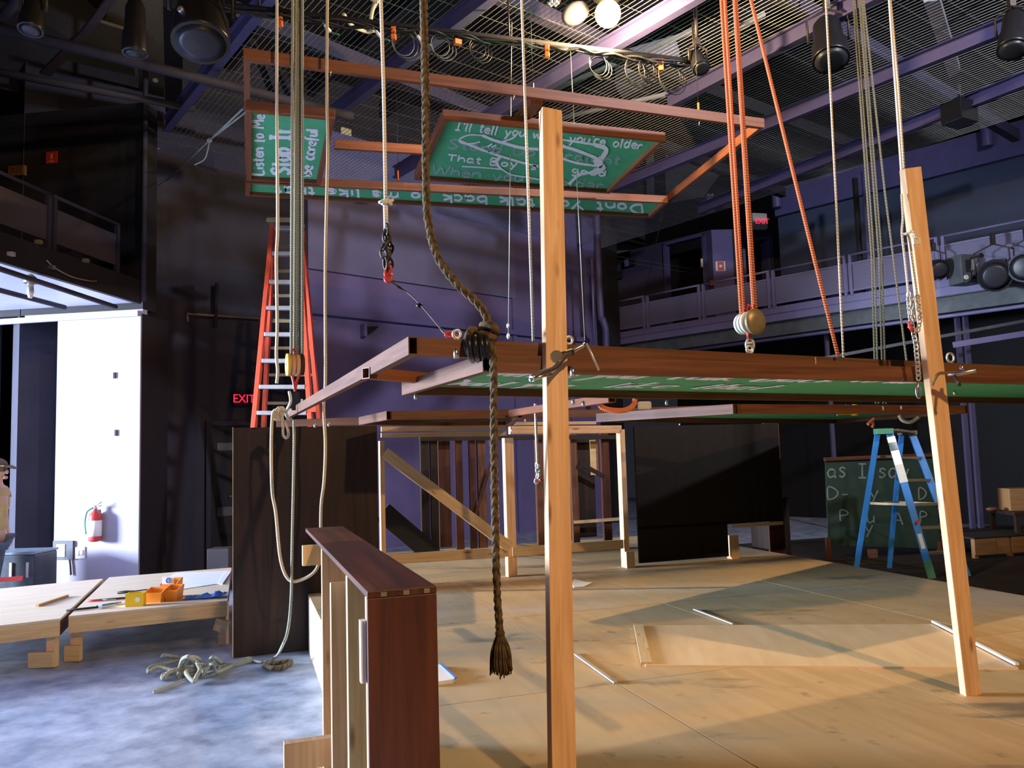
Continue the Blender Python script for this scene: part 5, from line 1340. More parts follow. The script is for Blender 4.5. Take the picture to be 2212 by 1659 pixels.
# person at the left edge of the photo, mostly out of frame, wearing a cap
PX = Pd(-14, 1100, 9.6).x; PY = 9.6
pn = thing('person', 'person in a tan shirt and brown cap at the left edge', 'person', (PX, PY, 0))
def skinmesh(name, pts, edges, m, parent, lv=2):
    me = bpy.data.meshes.new(name)
    me.from_pydata([p[:3] for p in pts], edges, [])
    o = bpy.data.objects.new(name, me); COL.objects.link(o); o.parent = parent
    sk = o.modifiers.new('skin', 'SKIN')
    for v, p in zip(me.skin_vertices[0].data, pts): v.radius = (p[3], p[4] if len(p) > 4 else p[3])
    me.skin_vertices[0].data[0].use_root = True
    ss = o.modifiers.new('smooth', 'SUBSURF'); ss.levels = lv; ss.render_levels = lv
    me.materials.append(m)
    return o
body = [(0, 0, .92, .15, .11), (0, 0, 1.10, .14, .10), (.01, 0, 1.30, .17, .11), (.01, 0, 1.40, .11, .09), (.02, 0, 1.47, .052), (.035, 0, 1.56, .075, .085), (.04, 0, 1.64, .075, .09), (.035, 0, 1.70, .05),
        (.0, -.19, 1.36, .055), (-.02, -.24, 1.10, .042), (.0, -.25, .90, .034), (.02, -.25, .83, .03),
        (.0, .19, 1.36, .055), (-.02, .24, 1.10, .042), (.0, .25, .90, .034), (.02, .25, .83, .03),
        (0, -.10, .80, .09), (.03, -.10, .47, .06), (0, -.10, .09, .045), (.14, -.10, .05, .04),
        (0, .10, .80, .09), (-.03, .10, .47, .06), (-.08, .10, .09, .045), (.06, .10, .05, .04)]
ed = [(0, 1), (1, 2), (2, 3), (3, 4), (4, 5), (5, 6), (6, 7), (3, 8), (8, 9), (9, 10), (10, 11), (3, 12), (12, 13), (13, 14), (14, 15), (0, 16), (16, 17), (17, 18), (18, 19), (0, 20), (20, 21), (21, 22), (22, 23)]
skinmesh('body', body, ed, M['skin'], pn)
shirt = [(0, 0, .86, .172, .13), (0, 0, 1.10, .16, .12), (.01, 0, 1.30, .188, .128), (.01, 0, 1.41, .12, .10), (0, -.20, 1.36, .07), (-.02, -.245, 1.12, .058), (0, .20, 1.36, .07), (-.02, .245, 1.12, .058)]
skinmesh('shirt', shirt, [(0, 1), (1, 2), (2, 3), (3, 4), (4, 5), (3, 6), (6, 7)], M['tanshirt'], pn)
tr = [(0, 0, .88, .165, .125), (0, -.10, .78, .105), (.03, -.10, .47, .078), (0, -.10, .12, .065), (0, .10, .78, .105), (-.03, .10, .47, .078), (-.08, .10, .12, .065)]
skinmesh('trousers', tr, [(0, 1), (1, 2), (2, 3), (0, 4), (4, 5), (5, 6)], M['denim'], pn)
hc = Vector((PX + .04, PY, 1.63))
mb = MB(); mb.ball(hc + Vector((0, 0, .035)), .108, .10, .095, 18, 10); mb2 = MB()
n = mb.add([hc + Vector(v) for v in ((.06, -.075, .03), (.12, -.08, .03), (.20, -.05, .0), (.215, 0, -.005), (.20, .05, .0), (.12, .08, .03), (.06, .075, .03), (.06, -.075, .045), (.12, -.08, .043), (.20, -.05, .012), (.215, 0, .007), (.20, .05, .012), (.12, .08, .043), (.06, .075, .045))])
mb.face([n + i for i in range(7)]); mb.face([n + 7 + i for i in reversed(range(7))])
for i in range(7): mb.face([n + i, n + 7 + i, n + 7 + (i + 1) % 7, n + (i + 1) % 7])
obj('cap', mb, M['capbrown'], pn)
mb = MB(); mb.ball(hc + Vector((.105, 0, -.035)), .022, .016, .028, 10, 7); mb.ball(hc + Vector((.088, 0, -.10)), .03, .03, .022, 10, 7); obj('face_profile', mb, M['skin'], pn)
mb = MB()
for s in (-1, 1): mb.ball(hc + Vector((.098, s * .035, -.012)), .012, .013, .009, 8, 6)
obj('eyes', mb, M['blackplastic'], pn)
mb = MB()
for s in (-1, 1): mb.ball(hc + Vector((-.005, s * .098, -.025)), .018, .01, .03, 8, 6)
obj('ears', mb, M['skin'], pn)
for s in (-1, 1):
    mb = MB(); h0 = Vector((PX + .02, PY + s * .25, .83)); mb.ball(h0 + Vector((.02, 0, -.035)), .028, .018, .05, 10, 7)
    for k in range(4): mb.tube(smooth_path([h0 + Vector((.002 + k * .014, 0, -.07)), h0 + Vector((.008 + k * .014, -s * .012, -.105)), h0 + Vector((.004 + k * .013, -s * .03, -.125 + .006 * abs(k - 1))) ]), .0075, 6)
    mb.tube(smooth_path([h0 + Vector((.04, 0, -.02)), h0 + Vector((.06, -s * .01, -.05)), h0 + Vector((.062, -s * .02, -.08))]), .009, 6); obj('hand', mb, M['skin'], pn)
    mb = MB(); mb.ball(Vector((PX + (.07 if s < 0 else -.01), PY + s * .10, .045)), .14, .05, .045, 12, 8); obj('shoe', mb, M['blackplastic'], pn)
# dark equipment cases by the person
mb = MB(); a = Pz(0, 1262, 0); 
cs_ = thing('equipment_case', 'dark grey case with pale lid edge standing in the left passage', 'case', (-5.95, 10.0, 0))
mb = MB(); mb.box((-6.05, 10.1, .30), .55, .5, .60); obj('body', mb, mat('grey_vinyl', (.05, .06, .075), .4, var=.3, vscale=8), cs_, bevel=.02)
mb = MB(); mb.box((-6.05, 10.1, .615), .57, .52, .03); obj('lid', mb, mat('scuffed_grey_plastic', (.20, .25, .30), .3, var=.3, vscale=8), cs_, bevel=.008)
for s in (-.22, .0, .2):
    mb = MB(); mb.box((-6.05 + s, 9.845, .42), .03, .02, .18); obj('latch', mb, M['alu'], cs_)
mb = MB(); mb.beam(Pz(-60, 1256, .34), Pz(50, 1249, .34), .05, .05); tag(obj('red_bar', mb, M['redmetal']), 'red bar on the floor behind the left work platform', 'bar')
cb2 = thing('floor_box', 'small grey metal box on the floor left of the tall flat', 'box', tuple(Pz(478, 1238, 0)))
mb = MB(); c = Pd(478, 1205, 10.6); mb.box((c.x, 10.6, c.z), .28, .25, .26); obj('shell', mb, mat('putty_enamel', (.10, .09, .09), .5, var=.1), cb2, bevel=.01)
mb = MB(); mb.box((c.x, 10.6, (c.z - .13) / 2), .2, .2, c.z - .131); obj('stand', mb, M['black'], cb2)

# EXIT sign and a door in the dark left part of the back wall
def letters(txt, size, o, X, Y, ext):
    cu = bpy.data.curves.new('txt', 'FONT'); cu.body = txt; cu.size = size; cu.align_x = 'CENTER'; cu.align_y = 'CENTER'; cu.resolution_u = 2; cu.extrude = ext
    ob = bpy.data.objects.new('txt', cu); me = bpy.data.meshes.new_from_object(ob)
    Z = X.cross(Y); mb = MB(); n = mb.add([o + X * v.co.x + Y * v.co.y + Z * v.co.z for v in me.vertices])
    for p in me.polygons: mb.face([n + i for i in p.vertices])
    bpy.data.objects.remove(ob); bpy.data.meshes.remove(me); bpy.data.curves.remove(cu)
    return mb
ZV = Vector((0, 0, 1))
def exit_sign(label, p, X, wid, hgt, box_m, ls=None, lx=0.0):
    Y = ZV; N = X.cross(Y)
    r = thing('exit_sign', label, 'exit sign', tuple(p))
    mb = MB(); mb.frame_box(p - X * wid / 2 - Y * hgt / 2 - N * .06, X * wid, Y * hgt, N * .06); obj('housing', mb, box_m, r, bevel=.004)
    m_ = letters('EXIT', ls or hgt * .86, p + N * .002 + X * lx, X * .95, Y, .004); obj('letters', m_, M['exitred'], r)
    return r
p = on_bw(527, 862, .10); exit_sign('lit red EXIT sign on the dark wall left of the orange ladder', p, BWd, .34, .22, M['black'])
a, b = on_bw(452, 1000, 0.0), on_bw(560, 1000, 0); a.z = b.z = 0
root = MB(); root.frame_box(a + BWn * .005, b - a, BWn * .03, (0, 0, 2.2)); dr = struct('door_3', root, M['black'])
mb = MB()
for k in (-.07, (b - a).length): mb.frame_box(a + BWd * k, BWd * .07, BWn * .06, (0, 0, 2.27))
mb.frame_box(a + Vector((0, 0, 2.2)), b - a, BWn * .06, (0, 0, .07)); obj('door_frame', mb, M['char'], dr)
for py, hh in ((965, .12), (1105, .14)):
    p = on_bw(482, py, .04); mb = MB(); mb.frame_box(p - BWd * .1 - ZV * hh / 2, BWd * .26, BWn * .012, (0, 0, hh)); obj('kick_plate', mb, M['girder'], dr)
mb = MB(); mb.tube([on_bw(498, 1072, .04), on_bw(498, 1072, .10)], .012, 8); obj('door_handle', mb, M['bluetape'], dr)
# conduit and hanging bar on the dark wall
mb = MB(); mb.tube([on_bw(404, 676, .14), on_bw(412, 678, .14), on_bw(562, 688, .06)], .02, 6); mb.tube([on_bw(404, 676, .14), on_bw(406, 695, .14)], .02, 6); tag(obj('conduit', mb, M['brass']), 'thin conduit running across the dark wall left of the orange ladder', 'conduit')
mb = MB(); mb.tube([on_bw(468, 612, .12), on_bw(465, 706, .12)], .03, 7); tag(obj('wall_bar', mb, M['black']), 'short black upright bar on the dark wall above the conduit', 'bar')
mb = MB(); mb.tube([on_bw(590, 690, .1), on_bw(680, 694, .1)], .02, 6); tag(obj('conduit', mb, M['galv']), 'thin conduit on the wall behind the orange ladder', 'conduit')
wb = thing('wall_bracket', 'small violet bracket light on the back wall under the ledge', 'bracket', tuple(on_bw(785, 715, .1)))
mb = MB(); mb.frame_box(on_bw(778, 728, .0), BWd * .06, BWn * .14, (0, 0, .22)); obj('plate', mb, M['rail'], wb)
mb = MB(); mb.prism([on_bw(788, 706, .05), on_bw(816, 706, .05), on_bw(788, 727, .05)], BWn * .05); obj('gusset', mb, M['black'], wb)

# signs on the balcony wall, top left
p = on_pier(112, 341, .01); fs = thing('fire_sign', 'small red fire notice on the black wall above the balcony', 'sign', tuple(p)); X = -Pd_
mb = MB(); mb.frame_box(p - X * .08 - ZV * .08, X * .165, -Pback * .01, ZV * .165); obj('plate', mb, mat('dull_red_sign', (.50, .03, .02), .5, var=.05), fs)
mb = MB(); mb.frame_box(p - X * .014 - ZV * .02 - Pback * .01, X * .03, -Pback * .003, ZV * .07); mb.frame_box(p - X * .03 - ZV * .06 - Pback * .01, X * .06, -Pback * .003, ZV * .018); obj('symbol', mb, mat('pink_print', (.6, .25, .2), .6, var=.05), fs)
exit_sign('dull unlit exit sign low on the black wall above the balcony', on_pier(34, 368, .08), -Pd_, .24, .14, mat('dim_tan_plastic', (.16, .10, .07), .6, var=.1))
sg = [o for o in bpy.data.objects if o.name.startswith('letters')][-1]; sg.data.materials[0] = mat('dull_red_print', (.22, .04, .03), .6, var=.05)

# ------------------------------------------------------------------ left balcony railing
def on_bal(x, y): return Pn(x, y, BE, Bn)
bt = lambda x, y: (on_bal(x, y) - BE).dot(Bd)
zrb = (on_bal(132, 425).z + on_bal(256, 482).z) / 2
def balp(t, z, off=0): return BE + Bd * t + Bn * off + Vector((0, 0, z))
edges = [bt(265, 560), bt(118, 520), bt(-70, 460), bt(-420, 400)]
for k in range(2):
    a, b = edges[k] + .02, edges[k + 1] - .02
    r = thing('balcony_railing', ['dark railing bay of the left balcony, next to the corner pipe', 'dark railing bay of the left balcony at the photo edge', 'dark railing bay of the left balcony beyond the photo edge'][k], 'railing', tuple(balp((a + b) / 2, 4.0, -.05)), 'left balcony railing bays')
    mb = MB(); mb.tube([balp(a, zrb, -.05), balp(b, zrb, -.05)], .022, 8); obj('handrail', mb, M['char'], r)
    mb = MB(); mb.frame_box(balp(a + .03, 4.13, -.06), Bd * (b - a - .06), Bn * .012, ZV * (zrb - .14 - 4.13)); obj('infill_panel', mb, mat('dark_mesh', (.055, .045, .055), .7, var=.1, vscale=60) if k == 0 else bpy.data.materials['dark_mesh'], r)
    for t_ in (a, b - .05):
        mb = MB(); mb.frame_box(balp(t_, 4.03, -.075), Bd * .05, Bn * .05, ZV * (zrb - 4.05)); obj('post', mb, M['char'], r)
for k, (x, y, mm) in enumerate(((20, 549, 'galv'), (108, 578, 'steel'), (80, 523, 'brass'), (182, 563, 'brass'))):
    mb = MB(); mb.box(on_bal(x, y) + Bn * .02, .06, .06, .04); tag(obj('cable_clamp', mb, M[mm]), ['pale clamp on the balcony edge at the photo border', 'shiny clamp with a cable on the balcony edge', 'dull clamp on the balcony upper edge, left', 'dull clamp on the balcony upper edge, right'][k], 'clamp')
mb = MB(); mb.tube(smooth_path([on_bal(95, 562) + Bn * .03, on_bal(112, 578) + Bn * .03, on_bal(150, 598) + Bn * .03, on_bal(190, 607) + Bn * .03, on_bal(203, 607) + Bn * .03]), .009, 6); tag(obj('signal_cable', mb, M['brass']), 'thin cable sagging along the black balcony edge', 'cable')
sl = thing('soffit_light', 'small pale work lamp under the left balcony soffit', 'lamp', tuple(Pz(66, 615, 3.7)))
mb = MB(); c = Pz(66, 612, 3.62); mb.lathe([(.07, 0), (.06, .06), (.02, .10)], c, n=14); obj('reflector', mb, M['brass'], sl)
mb = MB(); mb.lathe([(.02, -.16), (.035, -.10), (.03, 0)], c, n=12); obj('tube', mb, M['offwhite'], sl)

# ------------------------------------------------------------------ right gallery railing bays
xs = [1316, 1393, 1514, 1666, 1834, 2037, 2290]
labs = ['lilac gallery railing bay nearest the back corner', 'lilac gallery railing bay in front of the open doorway', 'lilac gallery railing bay below the exit sign', 'lilac gallery railing bay crossed by the slanting orange rope', 'lilac gallery railing bay behind the olive tackle ropes', 'lilac gallery railing bay with stage lamps at the right edge']
for k in range(6):
    a, b = gt(xs[k]) - .03, gt(xs[k + 1]) + .03
    r = thing('gallery_railing', labs[k], 'railing', tuple(g((a + b) / 2, zf)), 'right gallery railing bays')
    mb = MB(); mb.tube([g(a, zr), g(b, zr)], .022, 8); obj('handrail', mb, M['rail'], r)
    z0, z1 = zf + .05, zr - .15
    mb = MB(); mb.frame_box(g(a - .06, z0 + .03, -.006), Gd * (b - a + .12), Gn * .012, ZV * (z1 - z0 - .06)); obj('infill_panel', mb, M['mesh'], r)
    mb = MB()
    mb.frame_box(g(a - .03, z0, -.02), Gd * (b - a + .06), Gn * .04, ZV * .035); mb.frame_box(g(a - .03, z1 - .035, -.02), Gd * (b - a + .06), Gn * .04, ZV * .035)
    for t_ in (a - .01, b - .02): mb.frame_box(g(t_, z0, -.02), Gd * .03, Gn * .04, ZV * (z1 - z0))
    obj('panel_frame', mb, M['rail'], r)
    for t_ in (a - .05, b):
        mb = MB(); mb.frame_box(g(t_, zf - .02, -.03), Gd * .05, Gn * .06, ZV * (zr - zf + .02)); obj('post', mb, M['rail'], r)
# doorstop posts, fire notice, alarm boxes, exit sign of the gallery
p = pB0.lerp(pB1, .38); n_ = -Vector((0, 1, 0)); p = Vector((p.x, p.y - .001, Pd(1557, 575, p.y).z)); fs = thing('fire_sign', 'white edged red fire notice on the gallery wall left of the exit sign', 'sign', tuple(p)); X = Vector((1, 0, 0))
mb = MB(); mb.frame_box(p - X * .12 - ZV * .12, X * .24, n_ * .012, ZV * .24); obj('plate', mb, M['white'], fs)
mb = MB(); mb.frame_box(p - X * .075 - ZV * .11 + n_ * .012, X * .16, n_ * .004, ZV * .22); obj('red_field', mb, M['redmetal'], fs)
mb = MB(); mb.lathe([(.035, 0), (.035, .004)], p + n_ * .016, axis=n_, n=14); obj('symbol', mb, M['white'], fs)
p = Pd(1642, 478, pB0.y - .0); X = Vector((.97, .23, 0)).normalized(); exit_sign('white boxed exit sign with red letters above the gallery', p, X, .40, .42, M['offwhite'], .20, .055)
sg = [o for o in bpy.data.objects if o.name.startswith('letters')][-1]
for k, (x, y) in enumerate(((1360, 568), (1333, 596))):
    p = on_g(x, y, AW + .08); bx = thing('wall_box', ['small lilac switch box, the higher of two on the far gallery wall', 'small lilac switch box, the lower of two on the far gallery wall'][k], 'switch box', tuple(p))
    mb = MB(); mb.frame_box(p - ZV * .1, Gd * .10, Gn * .10, ZV * .2); obj('cover', mb, M['rail'], bx)
    mb = MB(); mb.frame_box(p - ZV * .1 - Gd * .22, Gd * .2, Gn * .06, ZV * .2); obj('back_box', mb, M['black'], bx)
mb = MB(); p = on_g(1538, 612, AW + .08); mb.box(p, .12, .1, .12); tag(obj('alarm_box', mb, M['redmetal']), 'small red alarm box by the gallery doorway', 'alarm')
# violet downpipe in the corner and black standpipe before the navy wall
p0, p1 = Pd(1288, 466, 17.5), Pd(1297, 668, 17.5)
mb = MB(); mb.tube(smooth_path([p0 + (p0 - p1) * .8, p0, p1, Pd(1302, 690, 17.5), Pd(1308, 712, 17.5), Pd(1309, 740, 17.5), Pd(1312, 850, 17.5)], 6), .075, 10); tag(obj('downpipe', mb, M['beam']), 'violet downpipe with a kink in the back corner by the gallery', 'pipe')
mb = MB(); mb.tube([Pd(1278, 560, 17.2), Pd(1284, 740, 17.2)], .025, 6); tag(obj('conduit', mb, M['rail']), 'thin pale conduit beside the violet downpipe', 'conduit')
t_ = gt(1856); mb = MB(); mb.tube([g(t_, zf - .02, -.12), g(t_, 6.6, -.12)], .05, 10); tag(obj('standpipe', mb, M['black']), 'black standpipe rising from the gallery before the navy wall', 'pipe')
mb = MB(); mb.tube([g(t_ - .16, zf - .02, -.15), g(t_ - .16, 6.7, -.15)], .045, 10); tag(obj('standpipe', mb, M['beam']), 'violet standpipe just right of the black one on the gallery', 'pipe')
# stage lamps clamped along the gallery
def stage_lamp(label, c, aim, r=.10, ln=.32, m_=None, front=True, group='stage lamps on the right gallery', lens='glass'):
    aim = Vector(aim).normalized(); m_ = m_ or M['blackplastic']
    t = thing('stage_lamp', label, 'stage lamp', tuple(c), group)
    if not group: pass
    mb = MB(); mb.lathe([(r * .55, -ln * .55), (r * .8, -ln * .42), (r * .86, 0), (r, ln * .12), (r * 1.05, ln * .45), (r * 1.05, ln * .5)], c, axis=aim, n=18); obj('lamp_body', mb, m_, t)
    mb = MB(); mb.lathe([(r * .92, ln * .502), (r * .6, ln * .53), (.01, ln * .54)], c, axis=aim, n=18); obj('lens', mb, M[lens], t)
    s = aim.cross(ZV).normalized(); mb = MB(); mb.tube([c + s * r * 1.12, c + s * r * 1.15 + ZV * r * 1.5, c + ZV * r * 2.0, c - s * r * 1.15 + ZV * r * 1.5, c - s * r * 1.12], .014, 6); obj('yoke', mb, M['iron'], t)
    mb = MB(); mb.box(c + ZV * r * 2.35, .06, .06, r * .8); obj('clamp', mb, M['iron'], t)
    return t
stage_lamp('black stage lamp on the gallery right of the square grey lamp', on_g(2150, 590, .3), (-.5, -.8, -.3), .24, .7)
stage_lamp('black stage lamp at the right photo edge of the gallery', on_g(2222, 575, .3), (-.7, -.7, -.2), .22, .6)
stage_lamp('small dark stage lamp on the gallery just right of the leaning post', on_g(2020, 580, .3), (-.2, -1, -.3), .16, .5)
sq = thing('square_lamp', 'square grey green flood lamp facing the stage on the gallery rail', 'stage lamp', tuple(on_g(2098, 605, .25)))
c = on_g(2098, 580, .25); X = Vector((.97, .22, 0)).normalized(); N_ = X.cross(ZV)
mb = MB(); mb.frame_box(c - X * .19 - ZV * .24, X * .38, -N_ * .3, ZV * .48); obj('housing', mb, M['girder'], sq, bevel=.01)
mb = MB(); mb.frame_box(c - X * .11 - ZV * .06 + N_ * .001, X * .08, N_ * .012, ZV * .20); obj('dark_slot', mb, M['black'], sq)
mb = MB(); mb.prism([c + X * a + ZV * b + N_ * .001 for a, b in ((-.02, -.04), (.06, -.02), (.14, .10), (.08, .06), (.10, .17), (.02, .15))], N_ * .02); obj('reflector', mb, M['alu'], sq)
mb = MB(); mb.lathe([(.04, 0), (.04, .02)], c - X * .12 - ZV * .15, axis=N_, n=12); obj('knob', mb, M['offwhite'], sq)
for k, (px, lab) in enumerate(((2186, 'left'), (2196, 'right'))):
    mb = MB(); mb.box(on_g(px, 590, .12), .045, .03, .12); tag(obj('paper_tag', mb, M['offwhite']), lab + ' one of two small white tags between the gallery lamps', 'tag', 'white tags on the gallery')
# frames and bars in the dark under the gallery
for k, (x0, y0, x1, y1) in enumerate(((2064, 742, 2096, 975), (2086, 750, 2110, 970), (1797, 905, 1800, 985))):
    p = on_g((x0 + x1) / 2, (y0 + y1) / 2, -.35); mb = MB(); mb.beam((p.x, p.y, .004), (p.x, p.y, zf - .30), .07, .07, up=(0, 1, 0)); tag(obj('steel_upright', mb, M['plum']), ['lilac steel upright under the gallery, left of a close pair', 'lilac steel upright under the gallery, right of a close pair', 'dim lilac upright behind the blue ladder and chalkboard'][k], 'post')  # plum, not lilac: the dark under the gallery is put into the colour
for k, (x0, y0, x1, y1) in enumerate(((2060, 745, 2230, 718), (1640, 800, 2230, 690))):
    p, q = Pd(x0, y0, 12.7 + k * .4), Pd(x1, y1, 12.7 + k * .4); mb = MB(); mb.beam(p, q, .05, .05 + .04 * (1 - k)); tag(obj('steel_crossbar', mb, M['rail'] if k == 0 else M['girder']), ['lilac crossbar over the pair of uprights under the gallery', 'long dim crossbar in the dark under the right gallery'][k], 'bar')

# ------------------------------------------------------------------ ceiling: beams, wire grid, battens, lamps
ZG = 6.35
def cbeam(name, label, a, b, w_, h_, z, m_, ext=0.0, flange=False):
    p, q = Pz(*a, z), Pz(*b, z); d = (q - p).normalized()
    p -= d * ext; q += d * ext
    mb = MB()
    if flange:
        mb.beam(p, q, .02, h_); mb.beam(p - ZV * (h_ / 2 + .012), q - ZV * (h_ / 2 + .012), w_, .02); mb.beam(p + ZV * (h_ / 2 + .012), q + ZV * (h_ / 2 + .012), w_, .02)
    else: mb.beam(p, q, w_, h_)
    return tag(obj(name, mb, m_), label, 'beam')
up_b = [((880, 357), (1480, 0), 'violet grid beam rising past the warm bulb'), ((1490, 196), (1870, -5), 'violet grid beam behind the orange ropes'), ((1353, 390), (2212, 40), 'violet grid beam rising to the upper right corner'),
        ((1540, 440), (2212, 172), 'violet grid beam below the one at the upper right corner'), ((700, 260), (1060, -15), 'violet grid beam behind the cream rope at top'), ((376, 249), (571, 0), 'dark violet grid beam at upper left')]
for a, b, lab in up_b: cbeam('grid_beam', lab, a, b, .10, .15, ZG - .1, M['beam'], .4, True)
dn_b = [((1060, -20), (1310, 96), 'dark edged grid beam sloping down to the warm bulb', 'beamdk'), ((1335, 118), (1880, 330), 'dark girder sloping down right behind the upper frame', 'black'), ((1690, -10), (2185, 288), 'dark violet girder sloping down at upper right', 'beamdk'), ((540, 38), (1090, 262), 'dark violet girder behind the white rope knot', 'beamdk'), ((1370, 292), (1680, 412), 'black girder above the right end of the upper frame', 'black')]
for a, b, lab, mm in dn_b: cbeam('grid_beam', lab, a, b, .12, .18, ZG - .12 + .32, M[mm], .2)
for a, b, z, lab in (((-40, 52), (760, 252), 6.0, 'long dark pipe crossing the upper left corner'), ((-60, 145), (420, 235), 6.2, 'lower dark pipe over the black balcony wall'), ((-20, 60), (60, -20), 6.1, 'short dark pipe in the top left corner')):
    p, q = Pz(*a, z), Pz(*b, z); mb = MB(); mb.tube([p, q], .06 if z == 6.0 else .05, 8); tag(obj('ceiling_pipe', mb, M['char']), lab, 'pipe')

# tension wire grid: cables both ways, stopped short of the ropes' hoist gaps
wd = (Pz(884, 354, ZG) - Pz(1476, 0, ZG)); wd.z = 0; wd.normalize(); wx = Vector((wd.y, -wd.x, 0)); 
mb = MB(); o_ = Vector((0.6, 8.6, ZG))
def wire(p, q, r):
    d = (q - p).normalized(); s = d.cross(ZV).normalized() * r; u = ZV * r
    n = mb.add([p + s, p - s * .5 + u * .87, p - s * .5 - u * .87, q + s, q - s * .5 + u * .87, q - s * .5 - u * .87])
    mb.face([n, n + 1, n + 4, n + 3]); mb.face([n + 1, n + 2, n + 5, n + 4]); mb.face([n + 2, n, n + 3, n + 5])
lw_ = (Pz(556, 20, ZG) - o_).dot(wx)
def clip(p, d, l):
    """stop a wire just short of the back, pier and right walls"""
    for q, n in ((BW0 + BWn * .2, -BWn), (GP + Gn * -1.5, -Gn), (PW, Pback)):
        k = d.dot(n)
        if k > 1e-4 and (n is not Pback or p.x < -3): l = min(l, (q - p).dot(n) / k)
    return l
for i in range(int(lw_ / .066), 112):
    p = o_ + wx * (i * .066); wire(p - wd * 5.2, p + wd * clip(p, wd, 8.5), .0042)
for i in range(-14, 24):
    p = o_ + wd * (i * .34) + ZV * .009; wire(p - wx * clip(p, -wx, -lw_), p + wx * clip(p, wx, 7.4), .0012)
tag(obj('wire_grid', mb, M['galv']), 'taut mesh of steel wires stretched under the whole ceiling', 'wire grid', kind='stuff')

# black cable batten with orange clamps, hanging from the grid
ba, bb_ = Pz(470, 8, 5.85), Pz(1530, 136, 5.85)
bat = thing('cable_batten', 'black lighting pipe with cables and orange clips below the grid', 'batten', tuple((ba + bb_) / 2))
obj('pipe', tubemb([ba, bb_], .028, 8), M['black'], bat)
def bat_at(px):
    lo, hi = 0., 1.
    for _ in range(25):
        md = (lo + hi) / 2; p = ba.lerp(bb_, md); l = R3.transposed() @ (p - C0); x = 1106 + F * l.x / -l.z
        if x < px: lo = md
        else: hi = md
    return ba.lerp(bb_, lo)
rc = random.Random(11)
for k in range(4):
    pts = [ba.lerp(bb_, i / 30) + Vector((rc.uniform(-.03, .03), rc.uniform(-.04, .04), -.02 - .05 * rc.random())) for i in range(31)]
    obj('cable', tubemb(smooth_path(pts, 3), .012, 6), M['blackplastic'], bat)
for px in (605, 850, 911, 1181, 1427):
    c = bat_at(px) - ZV * .05
    for dz in (0, -.075):
        obj('orange_clip', boxmb(c + ZV * dz, .05, .05, .055), M['orange'], bat, bevel=.008)
mb = MB(); mb.box(bat_at(988) - ZV * .1, .07, .05, .05, .5); obj('orange_clip', mb, M['orange'], bat)
for px, r in ((870, .14), (950, .12), (1290, .13), (1370, .15), (1395, .12), (1445, .17), (1030, .11)):
    c = bat_at(px) - ZV * (r * 1.0 + .03); mb = MB()
    for k in range(3): mb.loop(c + Vector((.02 * k, .03 * k, -.01 * k)), (.9, .35, 0), (0, .1, 1), r * (.8 + .1 * k), r, .006, 18, 5)
    obj('cable_coil', mb, M['blackplastic'] if px not in (870, 950) else M['girder'], bat)
for px, s in ((690, -.05), (800, .03), (890, .02)):
    c = bat_at(px); mb = MB(); mb.tube(smooth_path([c, c + Vector((.04, 0, -.08)), c + Vector((.10, .02, -.15)), c + Vector((.18, .02, -.18))]), .008, 6); obj('plug_lead', mb, M['paintgreen'], bat)
    mb = MB(); mb.tube([c + Vector((.05, 0, -.09)), c + Vector((.10, .02, -.15))], .016, 7); obj('plug', mb, M['white'], bat)
for px in (560, 1100, 1500):
    c = bat_at(px); mb = MB(); mb.tube([c, Vector((c.x, c.y, ZG - .05))], .012, 6); obj('hanger', mb, M['iron'], bat)

# warm lamp, reflector disc and two small fittings above it
bp = Pz(1313, 30, 6.12)
wl = thing('work_light', 'glowing warm work lamp under the wire grid at top', 'lamp', tuple(bp))
mb = MB(); mb.ball(bp, .135, .135, .135, 18, 12); obj('bulb', mb, M['bulb'], wl)
mb = MB(); mb.lathe([(.05, .115), (.09, .13), (.14, .17), (.15, .18), (.10, .19), (.04, .21), (.035, .26)], bp, n=20); obj('socket_cap', mb, M['brass'], wl)
lw = light('bulb_light', 'POINT', tuple(bp - ZV * .14), 560, (1.0, .66, .34), .05); lw.parent = wl; lw.location = (0, 0, -.19)
dk = thing('reflector_disc', 'round white reflector disc left of the glowing lamp', 'reflector', tuple(Pz(1243, 30, 6.2)))
mb = MB(); c = Pz(1243, 30, 6.2); mb.lathe([(.01, .03), (.10, .02), (.15, 0), (.15, -.012), (.10, .008), (.01, .018)], c, axis=(.25, -.35, -.9), n=26); obj('dish', mb, mat('dull_white_enamel', (.06, .056, .06), .5, var=.1), dk)
mb = MB(); mb.tube([c, c + ZV * .16], .012, 6); obj('stem', mb, M['iron'], dk)
c = Pz(1195, 6, 6.2); cg = thing('cluster_lamp', 'small cluster of clear bulbs at the top edge', 'lamp', tuple(c))
for i in range(7):
    mb = MB(); an = i * 1.047; rr = .045 if i else 0; mb.ball(c + Vector((rr * math.cos(an), rr * math.sin(an), 0)), .022, .022, .022, 10, 7); obj('glass_bulb', mb, M['steel'], cg)
mb = MB(); mb.lathe([(.08, .02), (.06, .06), (.02, .1)], c, n=16); obj('shade', mb, M['iron'], cg)

